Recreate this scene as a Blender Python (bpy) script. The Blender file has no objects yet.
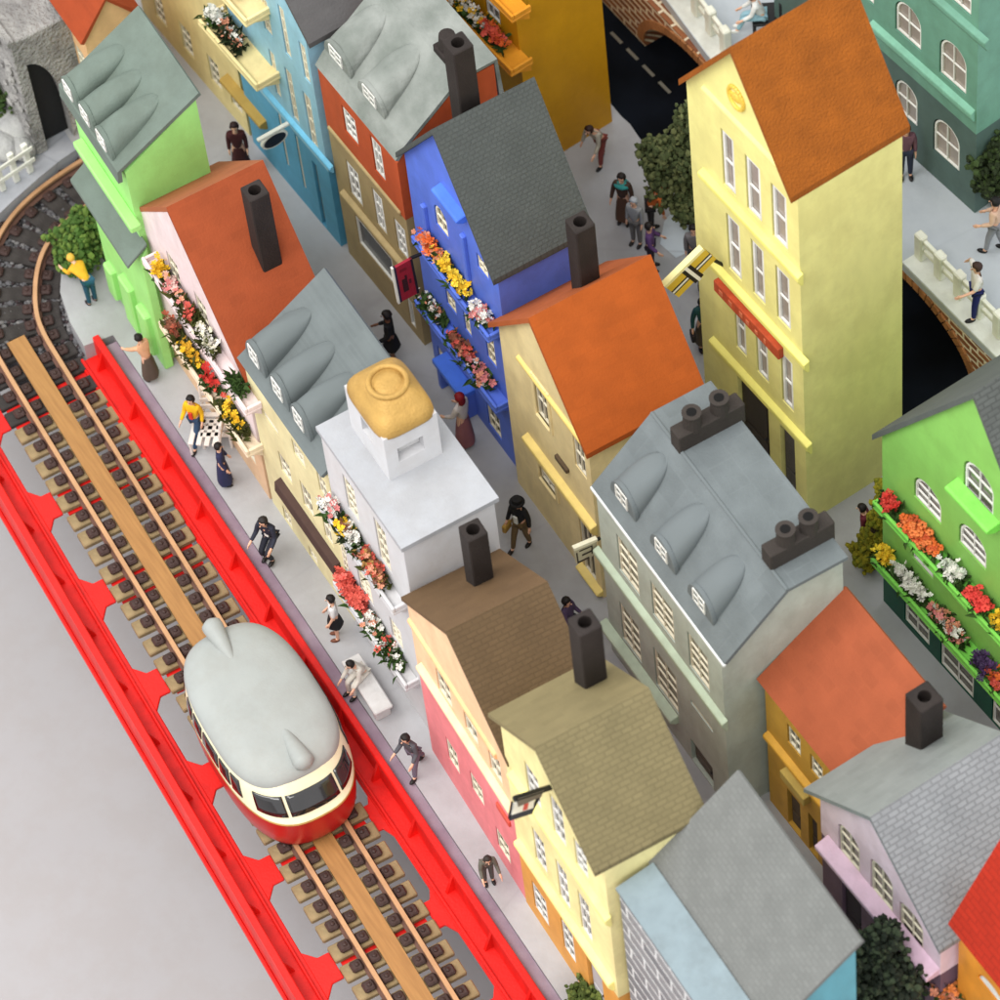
import bpy, bmesh, math, random
from mathutils import Vector, Matrix, noise
random.seed(7)
SC = bpy.context.scene
COL = SC.collection
PI = math.pi
rnd = random.random
def ru(a, b): return a + (b - a) * random.random()

# ---------------------------------------------------------------- survey of the model town
# x, y, yaw, half width, depth, eave, ridge, side inset, front inset, -, -, ridge offset   (decimetre-like units / 10)
HP = {
 'L': [-6.3929, 2.9607, -0.0117, 0.2469, 0.2983, 0.9049, 1.2583, 0.0128, 0.0195, 0.0, 0.0, 0.2469],
 'M': [-5.9231, 2.934, -0.0174, 0.2445, 0.3554, 0.7134, 1.0138, 0.0231, 0.0186, 0.215, 0.0, 0.2445],
 'S': [-5.8228, 3.491, 0.0524, 0.2242, 0.3572, 1.4322, 1.7763, -0.0092, 0.0216, 0.0, 0.0, 0.2242],
 'C': [-6.8048, 2.3797, -0.0296, 0.3526, 0.2822, 0.5453, 0.9305, 0.0212, 0.0019, 0.3292, -0.1741, 0.3526],
 'F': [-5.3015, 2.3114, -0.0557, 0.276, 0.2767, 0.7147, 0.9338, 0.0205, 0.0061, 0.0, 0.0, 0.276],
 'G': [-4.7944, 2.2639, -0.038, 0.252, 0.3038, 0.9402, 1.145, 0.0012, 0.0269, 0.0, 0.0443, 0.252],
 'P': [-4.3352, 2.8751, 0.0375, 0.27, 0.3861, 0.65, 0.8952, 0.03, 0.0271, -0.0068, 0.0, 0.284],
 'T': [-4.9129, 3.5587, 0.0512, 0.3946, 0.65, 0.7474, 1.3733, 0.0264, 0.0117, 0.0, 0.0, 0.4152],
 'J': [-7.3323, 2.9528, 0.0811, 0.2478, 0.3964, 0.8997, 1.1474, 0.0149, -0.0, 0.0, -0.1073, 0.2478],
 'B': [-7.2063, 2.3534, -0.0372, 0.1745, 0.2791, 0.858, 1.011, -0.0125, 0.0233, 0.0, 0.0, 0.2626],
 'Bx': [-7.1794, 2.314, -0.0444, 0.1741, 0.2786, 0.511, 0.5531, -0.0011, 0.0405, 0.0, -0.1685, 0.0602],
 'K': [-6.8717, 2.9746, 0.0268, 0.1797, 0.2875, 0.8293, 1.0054, -0.0231, -0.0, 0.0, 0.0, 0.2064],
 'R': [-7.1939, 3.5257, 0.0767, 0.1785, 0.2796, 0.6247, 0.8031, 0.0107, 0.0001, 0.0, 0.0, 0.1785],
 'A': [-7.758, 2.5033, -0.0, 0.22, 0.352, 0.77, 0.99, 0.0132, 0.0, 0.0, 0.0, 0.22],
 'Q': [-3.8808, 2.9249, 0.0127, 0.2041, 0.3266, 0.7134, 0.9696, 0.0122, -0.0, 0.0, 0.0, 0.1427],
 'E': [-5.7921, 2.3595, -0.02, 0.1958, 0.2624, 0.9119, 1.1077, -0.0174, 0.0011, 0.0, 0.0, 0.1958],
 'O': [-4.7847, 2.9659, 0.0159, 0.1774, 0.2839, 0.5785, 0.7624, 0.0181, 0.012, 0.0, 0.0, 0.2655],
 'Hh': [-4.3207, 2.3892, -0.0247, 0.2454, 0.3927, 0.8532, 1.0473, -0.0076, -0.0462, 0.0, 0.0, 0.2511],
 'D': [-6.2359, 2.353, -0.0169, 0.2211, 0.3538, 0.6886, 0.8664, -0.0052, 0.0182, 0.0, 0.0, 0.2793],
 'N': [-5.2609, 2.8736, -0.0178, 0.31, 0.3565, 0.7486, 0.9231, 0.0174, 0.0028, 0.0, 0.0, 0.1838],
}
CAMR = [[0.5210872, 0.8503203, -0.0736444], [0.6866256, -0.4688918, -0.555595], [-0.506965, 0.2389473, -0.8281852]]
FPX = 4503.9

CX, CY = -6.121, 2.885
U10 = 10.0
CAM = Vector(((0 - CX) * U10, (0 - CY) * U10, 100.0))
RR = [Vector(r) for r in CAMR]

def ray(px, py):
    d = RR[0] * ((px - 500) / FPX) + RR[1] * ((py - 500) / FPX) + RR[2]
    return d.normalized()
def at(px, py, z=0.0):
    d = ray(px, py)
    return CAM + d * ((z - CAM.z) / d.z)

# ---------------------------------------------------------------- materials
def lin(c):
    c = c / 255.0
    return c / 12.92 if c <= 0.04045 else ((c + 0.055) / 1.055) ** 2.4
def rgb(c): return (lin(c[0]), lin(c[1]), lin(c[2]), 1)
_M = {}
ROOF_K = .72      # roof colours dimmed to offset the steep lamp light on them
def nt(name):
    m = bpy.data.materials.new(name); m.use_nodes = True
    t = m.node_tree; b = t.nodes['Principled BSDF']
    return m, t, b
def paint(c, rough=0.6, bump=0.12, scale=2.2, var=0.10, spec=0.3, metal=0.0):
    """hand painted plastic / card: brushy value variation and a little grain"""
    key = ('p', c, rough, bump, scale, var, metal)
    if key in _M: return _M[key]
    m, t, b = nt('paint')
    N, L = t.nodes, t.links
    co = N.new('ShaderNodeTexCoord')
    mp = N.new('ShaderNodeMapping'); mp.inputs['Scale'].default_value = (1, 1, 0.35)
    L.new(co.outputs['Object'], mp.inputs['Vector'])
    n1 = N.new('ShaderNodeTexNoise'); n1.inputs['Scale'].default_value = scale; n1.inputs['Detail'].default_value = 6
    L.new(mp.outputs['Vector'], n1.inputs['Vector'])
    n2 = N.new('ShaderNodeTexNoise'); n2.inputs['Scale'].default_value = 16; n2.inputs['Detail'].default_value = 4
    L.new(co.outputs['Object'], n2.inputs['Vector'])
    cr = N.new('ShaderNodeValToRGB'); L.new(n1.outputs['Fac'], cr.inputs['Fac'])
    base = rgb(c)
    cr.color_ramp.elements[0].position = 0.3; cr.color_ramp.elements[1].position = 0.7
    cr.color_ramp.elements[0].color = tuple(x * (1 - var) for x in base[:3]) + (1,)
    cr.color_ramp.elements[1].color = tuple(min(1, x * (1 + var * 0.6) + 0.006 * var) for x in base[:3]) + (1,)
    n3 = N.new('ShaderNodeTexNoise'); n3.inputs['Scale'].default_value = 0.7; n3.inputs['Detail'].default_value = 10; n3.inputs['Roughness'].default_value = 0.7
    L.new(co.outputs['Object'], n3.inputs['Vector'])
    c3 = N.new('ShaderNodeValToRGB'); L.new(n3.outputs['Fac'], c3.inputs['Fac'])
    c3.color_ramp.elements[0].position = .42; c3.color_ramp.elements[1].position = .56
    k3 = 1 - min(.16, var * 1.1); c3.color_ramp.elements[0].color = (k3, k3 * .985, k3 * .97, 1); c3.color_ramp.elements[1].color = (1, 1, 1, 1)
    m3 = N.new('ShaderNodeMixRGB'); m3.blend_type = 'MULTIPLY'; m3.inputs['Fac'].default_value = 1
    L.new(cr.outputs['Color'], m3.inputs['Color1']); L.new(c3.outputs['Color'], m3.inputs['Color2'])
    L.new(m3.outputs['Color'], b.inputs['Base Color'])
    b.inputs['Roughness'].default_value = rough
    b.inputs['Specular IOR Level'].default_value = spec
    b.inputs['Metallic'].default_value = metal
    bp = N.new('ShaderNodeBump'); bp.inputs['Strength'].default_value = bump; bp.inputs['Distance'].default_value = 0.08
    L.new(n2.outputs['Fac'], bp.inputs['Height']); L.new(bp.outputs['Normal'], b.inputs['Normal'])
    _M[key] = m
    return m
def tiles(c, mortar=0.8, bw=0.34, bh=0.17, bump=0.6, rough=0.85, grain=0.2, var=0.08, dist=0.05):
    """cast plaster roof sheet with a small brick-bond tile relief (UV in units)"""
    key = ('t', c, mortar, bw, bh, bump, grain)
    if key in _M: return _M[key]
    m, t, b = nt('roof_tiles'); N, L = t.nodes, t.links
    uv = N.new('ShaderNodeUVMap')
    br = N.new('ShaderNodeTexBrick')
    br.inputs['Scale'].default_value = 1.0; br.inputs['Brick Width'].default_value = bw; br.inputs['Row Height'].default_value = bh
    br.inputs['Mortar Size'].default_value = 0.028; br.inputs['Mortar Smooth'].default_value = 0.6
    br.inputs['Color1'].default_value = (1, 1, 1, 1); br.inputs['Color2'].default_value = (0.9, 0.9, 0.9, 1)
    br.inputs['Mortar'].default_value = (mortar,) * 3 + (1,)
    wv = N.new('ShaderNodeTexNoise'); wv.inputs['Scale'].default_value = 2.5
    vm = N.new('ShaderNodeVectorMath'); vm.operation = 'MULTIPLY_ADD'
    vm.inputs[1].default_value = (0.05, 0.05, 0.05); L.new(wv.outputs['Color'], vm.inputs[0]); L.new(uv.outputs['UV'], vm.inputs[2])
    L.new(uv.outputs['UV'], wv.inputs['Vector']); L.new(vm.outputs['Vector'], br.inputs['Vector'])
    n1 = N.new('ShaderNodeTexNoise'); n1.inputs['Scale'].default_value = 1.3; n1.inputs['Detail'].default_value = 7
    L.new(uv.outputs['UV'], n1.inputs['Vector'])
    cr = N.new('ShaderNodeValToRGB'); L.new(n1.outputs['Fac'], cr.inputs['Fac']); base = tuple(x * ROOF_K for x in rgb(c)[:3]) + (1,)
    cr.color_ramp.elements[0].position = 0.3; cr.color_ramp.elements[1].position = 0.72
    cr.color_ramp.elements[0].color = tuple(x * (1 - var) for x in base[:3]) + (1,)
    cr.color_ramp.elements[1].color = tuple(x * (1 + var) for x in base[:3]) + (1,)
    mx = N.new('ShaderNodeMixRGB'); mx.blend_type = 'MULTIPLY'; mx.inputs['Fac'].default_value = 1
    L.new(cr.outputs['Color'], mx.inputs['Color1']); L.new(br.outputs['Color'], mx.inputs['Color2'])
    L.new(mx.outputs['Color'], b.inputs['Base Color'])
    n2 = N.new('ShaderNodeTexNoise'); n2.inputs['Scale'].default_value = 14; n2.inputs['Detail'].default_value = 5
    L.new(uv.outputs['UV'], n2.inputs['Vector'])
    b1 = N.new('ShaderNodeBump'); b1.inputs['Strength'].default_value = bump; b1.inputs['Distance'].default_value = dist
    L.new(br.outputs['Color'], b1.inputs['Height'])
    b2 = N.new('ShaderNodeBump'); b2.inputs['Strength'].default_value = grain; b2.inputs['Distance'].default_value = 0.06
    L.new(n2.outputs['Fac'], b2.inputs['Height']); L.new(b1.outputs['Normal'], b2.inputs['Normal'])
    L.new(b2.outputs['Normal'], b.inputs['Normal'])
    b.inputs['Roughness'].default_value = rough; b.inputs['Specular IOR Level'].default_value = 0.25
    _M[key] = m
    return m
def rough_mat(c, c2, scale=1.0, bump=0.8, dist=0.12, rough=0.9, detail=8):
    """plaster, ballast, stone: two colours by noise, coarse relief"""
    key = ('r', c, c2, scale, bump, dist)
    if key in _M: return _M[key]
    m, t, b = nt('rough'); N, L = t.nodes, t.links
    co = N.new('ShaderNodeTexCoord')
    n1 = N.new('ShaderNodeTexNoise'); n1.inputs['Scale'].default_value = scale; n1.inputs['Detail'].default_value = detail
    L.new(co.outputs['Object'], n1.inputs['Vector'])
    cr = N.new('ShaderNodeValToRGB'); L.new(n1.outputs['Fac'], cr.inputs['Fac'])
    cr.color_ramp.elements[0].position = 0.35; cr.color_ramp.elements[1].position = 0.65
    cr.color_ramp.elements[0].color = rgb(c); cr.color_ramp.elements[1].color = rgb(c2)
    L.new(cr.outputs['Color'], b.inputs['Base Color'])
    n2 = N.new('ShaderNodeTexNoise'); n2.inputs['Scale'].default_value = scale * 5; n2.inputs['Detail'].default_value = 6
    L.new(co.outputs['Object'], n2.inputs['Vector'])
    bp = N.new('ShaderNodeBump'); bp.inputs['Strength'].default_value = bump; bp.inputs['Distance'].default_value = dist
    L.new(n2.outputs['Fac'], bp.inputs['Height']); L.new(bp.outputs['Normal'], b.inputs['Normal'])
    b.inputs['Roughness'].default_value = rough; b.inputs['Specular IOR Level'].default_value = 0.25 if rough < .95 else .08
    _M[key] = m
    return m
def brickwork(c1, c2, mortar, bw, bh, msize=0.03, bump=0.7, axis='xz', dist=0.06):
    key = ('b', c1, c2, mortar, bw, bh)
    if key in _M: return _M[key]
    m, t, b = nt('brickwork'); N, L = t.nodes, t.links
    uv = N.new('ShaderNodeUVMap')
    wv = N.new('ShaderNodeTexNoise'); wv.inputs['Scale'].default_value = 3.0
    vm = N.new('ShaderNodeVectorMath'); vm.operation = 'MULTIPLY_ADD'; vm.inputs[1].default_value = (0.08, 0.08, 0.08)
    L.new(uv.outputs['UV'], wv.inputs['Vector']); L.new(wv.outputs['Color'], vm.inputs[0]); L.new(uv.outputs['UV'], vm.inputs[2])
    br = N.new('ShaderNodeTexBrick'); L.new(vm.outputs['Vector'], br.inputs['Vector'])
    br.inputs['Scale'].default_value = 1; br.inputs['Brick Width'].default_value = bw; br.inputs['Row Height'].default_value = bh
    br.inputs['Mortar Size'].default_value = msize; br.inputs['Mortar Smooth'].default_value = 0.3; br.inputs['Bias'].default_value = -0.2
    br.inputs['Color1'].default_value = rgb(c1); br.inputs['Color2'].default_value = rgb(c2); br.inputs['Mortar'].default_value = rgb(mortar)
    L.new(br.outputs['Color'], b.inputs['Base Color'])
    n2 = N.new('ShaderNodeTexNoise'); n2.inputs['Scale'].default_value = 9; n2.inputs['Detail'].default_value = 5
    L.new(uv.outputs['UV'], n2.inputs['Vector'])
    ad = N.new('ShaderNodeMath'); ad.operation = 'MULTIPLY_ADD'; ad.inputs[1].default_value = -1.0
    L.new(br.outputs['Fac'], ad.inputs[0]); L.new(n2.outputs['Fac'], ad.inputs[2])
    bp = N.new('ShaderNodeBump'); bp.inputs['Strength'].default_value = bump; bp.inputs['Distance'].default_value = dist
    L.new(ad.outputs[0], bp.inputs['Height']); L.new(bp.outputs['Normal'], b.inputs['Normal'])
    b.inputs['Roughness'].default_value = 0.8
    _M[key] = m
    return m
def pavement_mat(c, c2, spots=0.5):
    """card street painted pale grey with scuffs and worn patches"""
    m, t, b = nt('street_paint'); N, L = t.nodes, t.links
    co = N.new('ShaderNodeTexCoord')
    n1 = N.new('ShaderNodeTexNoise'); n1.inputs['Scale'].default_value = 0.22; n1.inputs['Detail'].default_value = 9; n1.inputs['Roughness'].default_value = 0.62
    L.new(co.outputs['Object'], n1.inputs['Vector'])
    cr = N.new('ShaderNodeValToRGB'); L.new(n1.outputs['Fac'], cr.inputs['Fac'])
    cr.color_ramp.elements[0].position = 0.38; cr.color_ramp.elements[1].position = 0.62
    cr.color_ramp.elements[0].color = rgb(c2); cr.color_ramp.elements[1].color = rgb(c)
    vo = N.new('ShaderNodeTexVoronoi'); vo.feature = 'DISTANCE_TO_EDGE'; vo.inputs['Scale'].default_value = 0.16
    L.new(co.outputs['Object'], vo.inputs['Vector'])
    r2 = N.new('ShaderNodeValToRGB'); L.new(vo.outputs['Distance'], r2.inputs['Fac'])
    r2.color_ramp.elements[0].position = 0.0; r2.color_ramp.elements[1].position = 0.008
    r2.color_ramp.elements[0].color = (0.6, 0.6, 0.62, 1); r2.color_ramp.elements[1].color = (1, 1, 1, 1)
    mx = N.new('ShaderNodeMixRGB'); mx.blend_type = 'MULTIPLY'; mx.inputs['Fac'].default_value = spots
    L.new(cr.outputs['Color'], mx.inputs['Color1']); L.new(r2.outputs['Color'], mx.inputs['Color2'])
    L.new(mx.outputs['Color'], b.inputs['Base Color'])
    n2 = N.new('ShaderNodeTexNoise'); n2.inputs['Scale'].default_value = 3; n2.inputs['Detail'].default_value = 8
    L.new(co.outputs['Object'], n2.inputs['Vector'])
    bp = N.new('ShaderNodeBump'); bp.inputs['Strength'].default_value = 0.18; bp.inputs['Distance'].default_value = 0.1
    L.new(n2.outputs['Fac'], bp.inputs['Height']); L.new(bp.outputs['Normal'], b.inputs['Normal'])
    b.inputs['Roughness'].default_value = 0.62; b.inputs['Specular IOR Level'].default_value = 0.3
    return m

# ---------------------------------------------------------------- mesh building
class MB:
    def __init__(s): s.bm = bmesh.new(); s.uv = s.bm.loops.layers.uv.new('UVMap'); s.mi = 0
    def face(s, pts, uvs=None):
        vs = [s.bm.verts.new(p) for p in pts]
        f = s.bm.faces.new(vs); f.material_index = s.mi
        if uvs:
            for l, q in zip(f.loops, uvs): l[s.uv].uv = q
        return f
    def merge(s, bm2, mat=None):
        me = bpy.data.meshes.new('tmp')
        for f in bm2.faces: f.material_index = s.mi
        bm2.to_mesh(me); bm2.free()
        if mat is not None: me.transform(mat)
        s.bm.from_mesh(me); bpy.data.meshes.remove(me)
    def box(s, x0, x1, y0, y1, z0, z1, bev=0.0, mat=None, seg=1):
        b2 = bmesh.new()
        bmesh.ops.create_cube(b2, size=1)
        for v in b2.verts:
            v.co = Vector(((x0 + x1) / 2 + v.co.x * (x1 - x0), (y0 + y1) / 2 + v.co.y * (y1 - y0), (z0 + z1) / 2 + v.co.z * (z1 - z0)))
        if bev > 0:
            bmesh.ops.bevel(b2, geom=b2.edges[:], offset=min(bev, 0.45 * min(x1 - x0, y1 - y0, z1 - z0)), segments=seg, affect='EDGES', profile=0.5)
        s.merge(b2, mat)
    def cyl(s, p0, p1, r0, r1=None, n=10, caps=True):
        p0, p1 = Vector(p0), Vector(p1); d = p1 - p0
        b2 = bmesh.new()
        bmesh.ops.create_cone(b2, cap_ends=caps, segments=n, radius1=r0, radius2=r0 if r1 is None else r1, depth=d.length)
        s.merge(b2, Matrix.Translation((p0 + p1) / 2) @ d.to_track_quat('Z', 'Y').to_matrix().to_4x4())
    def ico(s, c, r, sub=1, sc=(1, 1, 1), jit=0.0, rot=None):
        b2 = bmesh.new(); bmesh.ops.create_icosphere(b2, subdivisions=sub, radius=r)
        if jit:
            for v in b2.verts: v.co *= 1 + ru(-jit, jit)
        M = Matrix.Translation(c) @ (rot.to_4x4() if rot else Matrix()) @ Matrix.Diagonal((sc[0], sc[1], sc[2], 1))
        s.merge(b2, M)
    def prism(s, poly, f, h0, h1, bev=0.0):
        """poly of (a, b); f(a, b, h) -> point; extruded from h0 to h1"""
        b2 = bmesh.new()
        A = [b2.verts.new(f(a, b, h0)) for a, b in poly]; B = [b2.verts.new(f(a, b, h1)) for a, b in poly]
        b2.faces.new(A); b2.faces.new(B[::-1]); n = len(poly)
        for i in range(n): b2.faces.new((A[i], B[i], B[(i + 1) % n], A[(i + 1) % n]))
        bmesh.ops.recalc_face_normals(b2, faces=b2.faces[:])
        if bev > 0: bmesh.ops.bevel(b2, geom=b2.edges[:], offset=bev, segments=1, affect='EDGES', profile=0.5)
        s.merge(b2)
    def mesh(s, name):
        me = bpy.data.meshes.new(name)
        bmesh.ops.recalc_face_normals(s.bm, faces=s.bm.faces[:])
        s.bm.to_mesh(me); s.bm.free()
        return me
def link(name, me, mats, parent=None, smooth=False, recalc=True):
    o = bpy.data.objects.new(name, me); COL.objects.link(o)
    for m in (mats if isinstance(mats, (list, tuple)) else [mats]): me.materials.append(m)
    if smooth:
        for p in me.polygons: p.use_smooth = True
    if parent is not None: o.parent = parent
    return o
def build(mb, name, mats, parent=None, smooth=False):
    return link(name, mb.mesh(name), mats, parent, smooth)
def thing(name, label, cat, loc=(0, 0, 0), rz=0.0, group=None):
    o = bpy.data.objects.new(name, None); COL.objects.link(o); o.empty_display_size = 0.2
    o.location = loc; o.rotation_euler = (0, 0, rz)
    o['label'] = label; o['category'] = cat
    if group: o['group'] = group
    return o
def tag(o, label, cat, group=None):
    o['label'] = label; o['category'] = cat
    if group: o['group'] = group
    return o
def structure(o, kind='structure'):
    o['kind'] = kind; return o
def dup(root, loc=None, rz=None):
    r = root.copy(); COL.objects.link(r)
    if loc is not None: r.location = loc
    if rz is not None: r.rotation_euler = (0, 0, rz)
    for ch in root.children:
        c = ch.copy(); COL.objects.link(c); c.parent = r
        for g in ch.children:
            d = g.copy(); COL.objects.link(d); d.parent = c
    return r
def bake(o):
    """apply an object's modifiers, return the resulting mesh"""
    dg = bpy.context.evaluated_depsgraph_get(); dg.update()
    me = bpy.data.meshes.new_from_object(o.evaluated_get(dg), depsgraph=dg)
    return me
def cut(me, cutter_bm):
    """me minus the cutter solids"""
    a = bpy.data.objects.new('a', me); COL.objects.link(a)
    cm = bpy.data.meshes.new('c'); bmesh.ops.recalc_face_normals(cutter_bm, faces=cutter_bm.faces[:]); cutter_bm.to_mesh(cm)
    c = bpy.data.objects.new('c', cm); COL.objects.link(c)
    md = a.modifiers.new('b', 'BOOLEAN'); md.operation = 'DIFFERENCE'; md.solver = 'EXACT'; md.use_self = True; md.object = c
    out = bake(a)
    for o in (a, c): bpy.data.objects.remove(o)
    bpy.data.meshes.remove(cm)
    return out

# ---------------------------------------------------------------- houses
PANE = paint((92, 86, 78), rough=0.18, bump=0.02, spec=0.6, var=0.25, scale=1.2)
SHADE_BACK = paint((26, 23, 20), rough=.9, bump=0)  # near-black paint imitating the shade in the gap round a frame
PANE_D = paint((48, 46, 44), rough=0.2, bump=0.02, spec=0.6, var=0.2, scale=1.2)
PANE_P = paint((160, 148, 138), rough=0.25, bump=0.02, spec=0.6, var=0.2, scale=1.2)
CREAM = paint((235, 228, 205), rough=0.55, bump=0.05)
WHITE = paint((232, 232, 226), rough=0.55, bump=0.05)
CHIM = paint((44, 37, 34), rough=0.75, bump=0.3, var=0.2)
CHIM_IN = paint((12, 11, 11), rough=0.9, bump=0)
DARKMET = paint((38, 36, 36), rough=0.5)

def outline(u0, u1, z0, z1, arch, rise=None):
    if not arch: return [(u0, z0), (u1, z0), (u1, z1), (u0, z1)]
    w = (u1 - u0) / 2; r = min(w, (z1 - z0) * 0.5) if rise is None else rise
    pts = [(u0, z0), (u1, z0)]
    for i in range(11):
        a = PI * i / 10
        pts.append(((u0 + u1) / 2 + w * math.cos(a), z1 - r + r * math.sin(a)))
    return pts

class House:
    def __init__(self, key, name, label, **kw):
        s = self; p = list(HP[key])
        s.x, s.y, s.yaw = (p[0] - CX) * U10, (p[1] - CY) * U10, p[2]
        s.W, s.D, s.he, s.hr, s.s, s.fi = [v * U10 for v in p[3:9]]
        s.vr = p[11] * U10
        for k, v in kw.items(): setattr(s, k, v)
        s.c, s.sn = math.cos(s.yaw), math.sin(s.yaw)
        s.o = Vector((s.x, s.y, 0))
        s.root = thing(name, label, 'house', (s.x, s.y, 0), s.yaw)
        s.wins = []; s.walls = []; s.t = 0.13
    def loc(s, P):
        d = P - s.o
        return Vector((s.c * d.x + s.sn * d.y, -s.sn * d.x + s.c * d.y, d.z))
    def world(s, p):
        return Vector((s.x + s.c * p[0] - s.sn * p[1], s.y + s.sn * p[0] + s.c * p[1], p[2]))
    def pl(s, px, py, v=None):
        """where the sight line through a photo point meets the plane local y = v"""
        v = s.fi if v is None else v
        C = s.loc(CAM); d = ray(px, py); d = Vector((s.c * d.x + s.sn * d.y, -s.sn * d.x + s.c * d.y, d.z))
        return C + d * ((v - C.y) / d.y)
    def plu(s, px, py, u):
        C = s.loc(CAM); d = ray(px, py); d = Vector((s.c * d.x + s.sn * d.y, -s.sn * d.x + s.c * d.y, d.z))
        return C + d * ((u - C.x) / d.x)
    def pz(s, px, py, z): return s.loc(at(px, py, z))
    def on_plane(s, px, py, P0, n):
        C = s.loc(CAM); d = ray(px, py); d = Vector((s.c * d.x + s.sn * d.y, -s.sn * d.x + s.c * d.y, d.z))
        return C + d * ((P0 - C).dot(n) / d.dot(n))
    def on_roof(s, px, py, side=1):
        return s.on_plane(px, py, Vector((0, 0, s.hr)), Vector(((s.hr - s.he) * side, 0, s.W)))
    def obj(s, mb, name, mats, parent=None, smooth=False):
        return build(mb, name, mats, parent or s.root, smooth)
    # walls --------------------------------------------------
    def gable_walls(s, mats, split=None, names=('wall', 'ground_floor_wall'), back=None):
        w = s.W - s.s; d = s.D - abs(s.fi) if back is None else back
        ze = s.he - s.t * 1.05 + (s.hr - s.he) * s.s / s.W - 0.02; zr = s.hr - s.t * 1.25
        f = lambda a, b, h: (a, h, b)
        if split is None: polys = [([(-w, 0), (w, 0), (w, ze), (0, zr), (-w, ze)], s.fi)]
        else: polys = [([(-w, split), (w, split), (w, ze), (0, zr), (-w, ze)], s.fi), ([(-w, 0), (w, 0), (w, split), (-w, split)], s.fi + 0.012)]
        for (poly, v0), m, nm in zip(polys, mats, names):
            mb = MB(); mb.prism(poly, f, v0, d); s.walls.append((mb, m, nm))
    def profile_walls(s, prof, mats, split=None, names=('wall', 'ground_floor_wall'), w0=None, w1=None):
        """prof: closed (v, z) outline starting at the front foot"""
        w0 = -(s.W - s.s) if w0 is None else w0; w1 = s.W - s.s if w1 is None else w1
        f = lambda a, b, h: (h, a, b)
        if split is None: ps = [prof]
        else:
            vb = prof[-1][0]
            ps = [[(prof[0][0], split)] + prof[1:-1] + [(vb, split)], [(prof[0][0] + 0.012, 0), (prof[0][0] + 0.012, split), (vb, split), (vb, 0)]]
        for poly, m, nm in zip(ps, mats, names):
            mb = MB(); mb.prism(poly, f, w0, w1); s.walls.append((mb, m, nm))
    # roofs --------------------------------------------------
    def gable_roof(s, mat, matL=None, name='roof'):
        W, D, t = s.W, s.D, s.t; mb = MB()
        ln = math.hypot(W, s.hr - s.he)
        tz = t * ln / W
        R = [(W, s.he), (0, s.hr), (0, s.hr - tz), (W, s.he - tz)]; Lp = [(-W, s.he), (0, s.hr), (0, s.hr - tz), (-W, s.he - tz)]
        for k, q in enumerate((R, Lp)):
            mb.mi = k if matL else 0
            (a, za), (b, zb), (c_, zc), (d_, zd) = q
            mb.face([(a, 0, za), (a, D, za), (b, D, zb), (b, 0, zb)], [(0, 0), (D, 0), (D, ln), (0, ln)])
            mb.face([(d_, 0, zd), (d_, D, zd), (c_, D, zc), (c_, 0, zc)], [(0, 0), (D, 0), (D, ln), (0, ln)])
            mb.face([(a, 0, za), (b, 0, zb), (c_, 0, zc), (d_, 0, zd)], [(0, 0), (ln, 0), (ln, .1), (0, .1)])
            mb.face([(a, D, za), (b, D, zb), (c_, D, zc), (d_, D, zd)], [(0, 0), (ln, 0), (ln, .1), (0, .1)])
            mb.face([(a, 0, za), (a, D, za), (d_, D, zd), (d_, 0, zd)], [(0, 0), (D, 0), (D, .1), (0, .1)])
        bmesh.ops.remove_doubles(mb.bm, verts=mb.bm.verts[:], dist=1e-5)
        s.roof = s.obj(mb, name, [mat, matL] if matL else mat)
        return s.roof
    def profile_roof(s, prof, mat, w0=None, w1=None, name='roof', jitter=0.0):
        """prof: open (v, z) line, top surface; a sheet of thickness t below it"""
        w0 = -s.W if w0 is None else w0; w1 = s.W if w1 is None else w1; t = s.t; mb = MB()
        low = []
        for i, (v, z) in enumerate(prof):
            n = Vector((0, 0))
            for j in (i - 1, i):
                if 0 <= j < len(prof) - 1:
                    d = Vector((prof[j + 1][0] - prof[j][0], prof[j + 1][1] - prof[j][1])).normalized(); n += Vector((-d.y, d.x))
            n.normalize(); low.append((v - n.x * t, z - n.y * t))
        acc = 0
        for i in range(len(prof) - 1):
            (a, za), (b, zb) = prof[i], prof[i + 1]; ln = math.hypot(b - a, zb - za)
            mb.face([(w0, a, za), (w1, a, za), (w1, b, zb), (w0, b, zb)], [(0, acc), (w1 - w0, acc), (w1 - w0, acc + ln), (0, acc + ln)])
            (c_, zc), (d_, zd) = low[i], low[i + 1]
            mb.face([(w0, c_, zc), (w1, c_, zc), (w1, d_, zd), (w0, d_, zd)])
            for w in (w0, w1): mb.face([(w, a, za), (w, b, zb), (w, d_, zd), (w, c_, zc)])
            acc += ln
        for i in (0, -1): mb.face([(w0, prof[i][0], prof[i][1]), (w1, prof[i][0], prof[i][1]), (w1, low[i][0], low[i][1]), (w0, low[i][0], low[i][1])])
        bmesh.ops.remove_doubles(mb.bm, verts=mb.bm.verts[:], dist=1e-5)
        s.roof = s.obj(mb, name, mat)
        return s.roof
    # openings -----------------------------------------------
    def window(s, TL, BR, arch=False, nx=2, nz=3, frame=None, pane=None, bar=0.045, depth=0.16, name='window', v=None, label=None, rise=None, surround=None, uz=None):
        v = s.fi if v is None else v
        if uz: u0, u1, z0, z1 = uz
        else:
            a, b = s.pl(TL[0], TL[1], v), s.pl(BR[0], BR[1], v)
            u0, z1, u1, z0 = a.x, a.z, b.x, b.z
        z0 = max(z0, 0.05)
        if u1 - u0 < 0.15: u1 = u0 + 0.15
        s.wins.append((outline(u0, u1, z0, z1, arch, rise), v, depth))
        frame = frame or CREAM; pane = pane or PANE
        g = 0.065                                              # the gap of a loosely set frame
        a0, a1, b0, b1 = u0 + g, u1 - 0.01, z0 + g, z1 - 0.01
        pts = outline(a0, a1, b0, b1, arch, rise)
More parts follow.
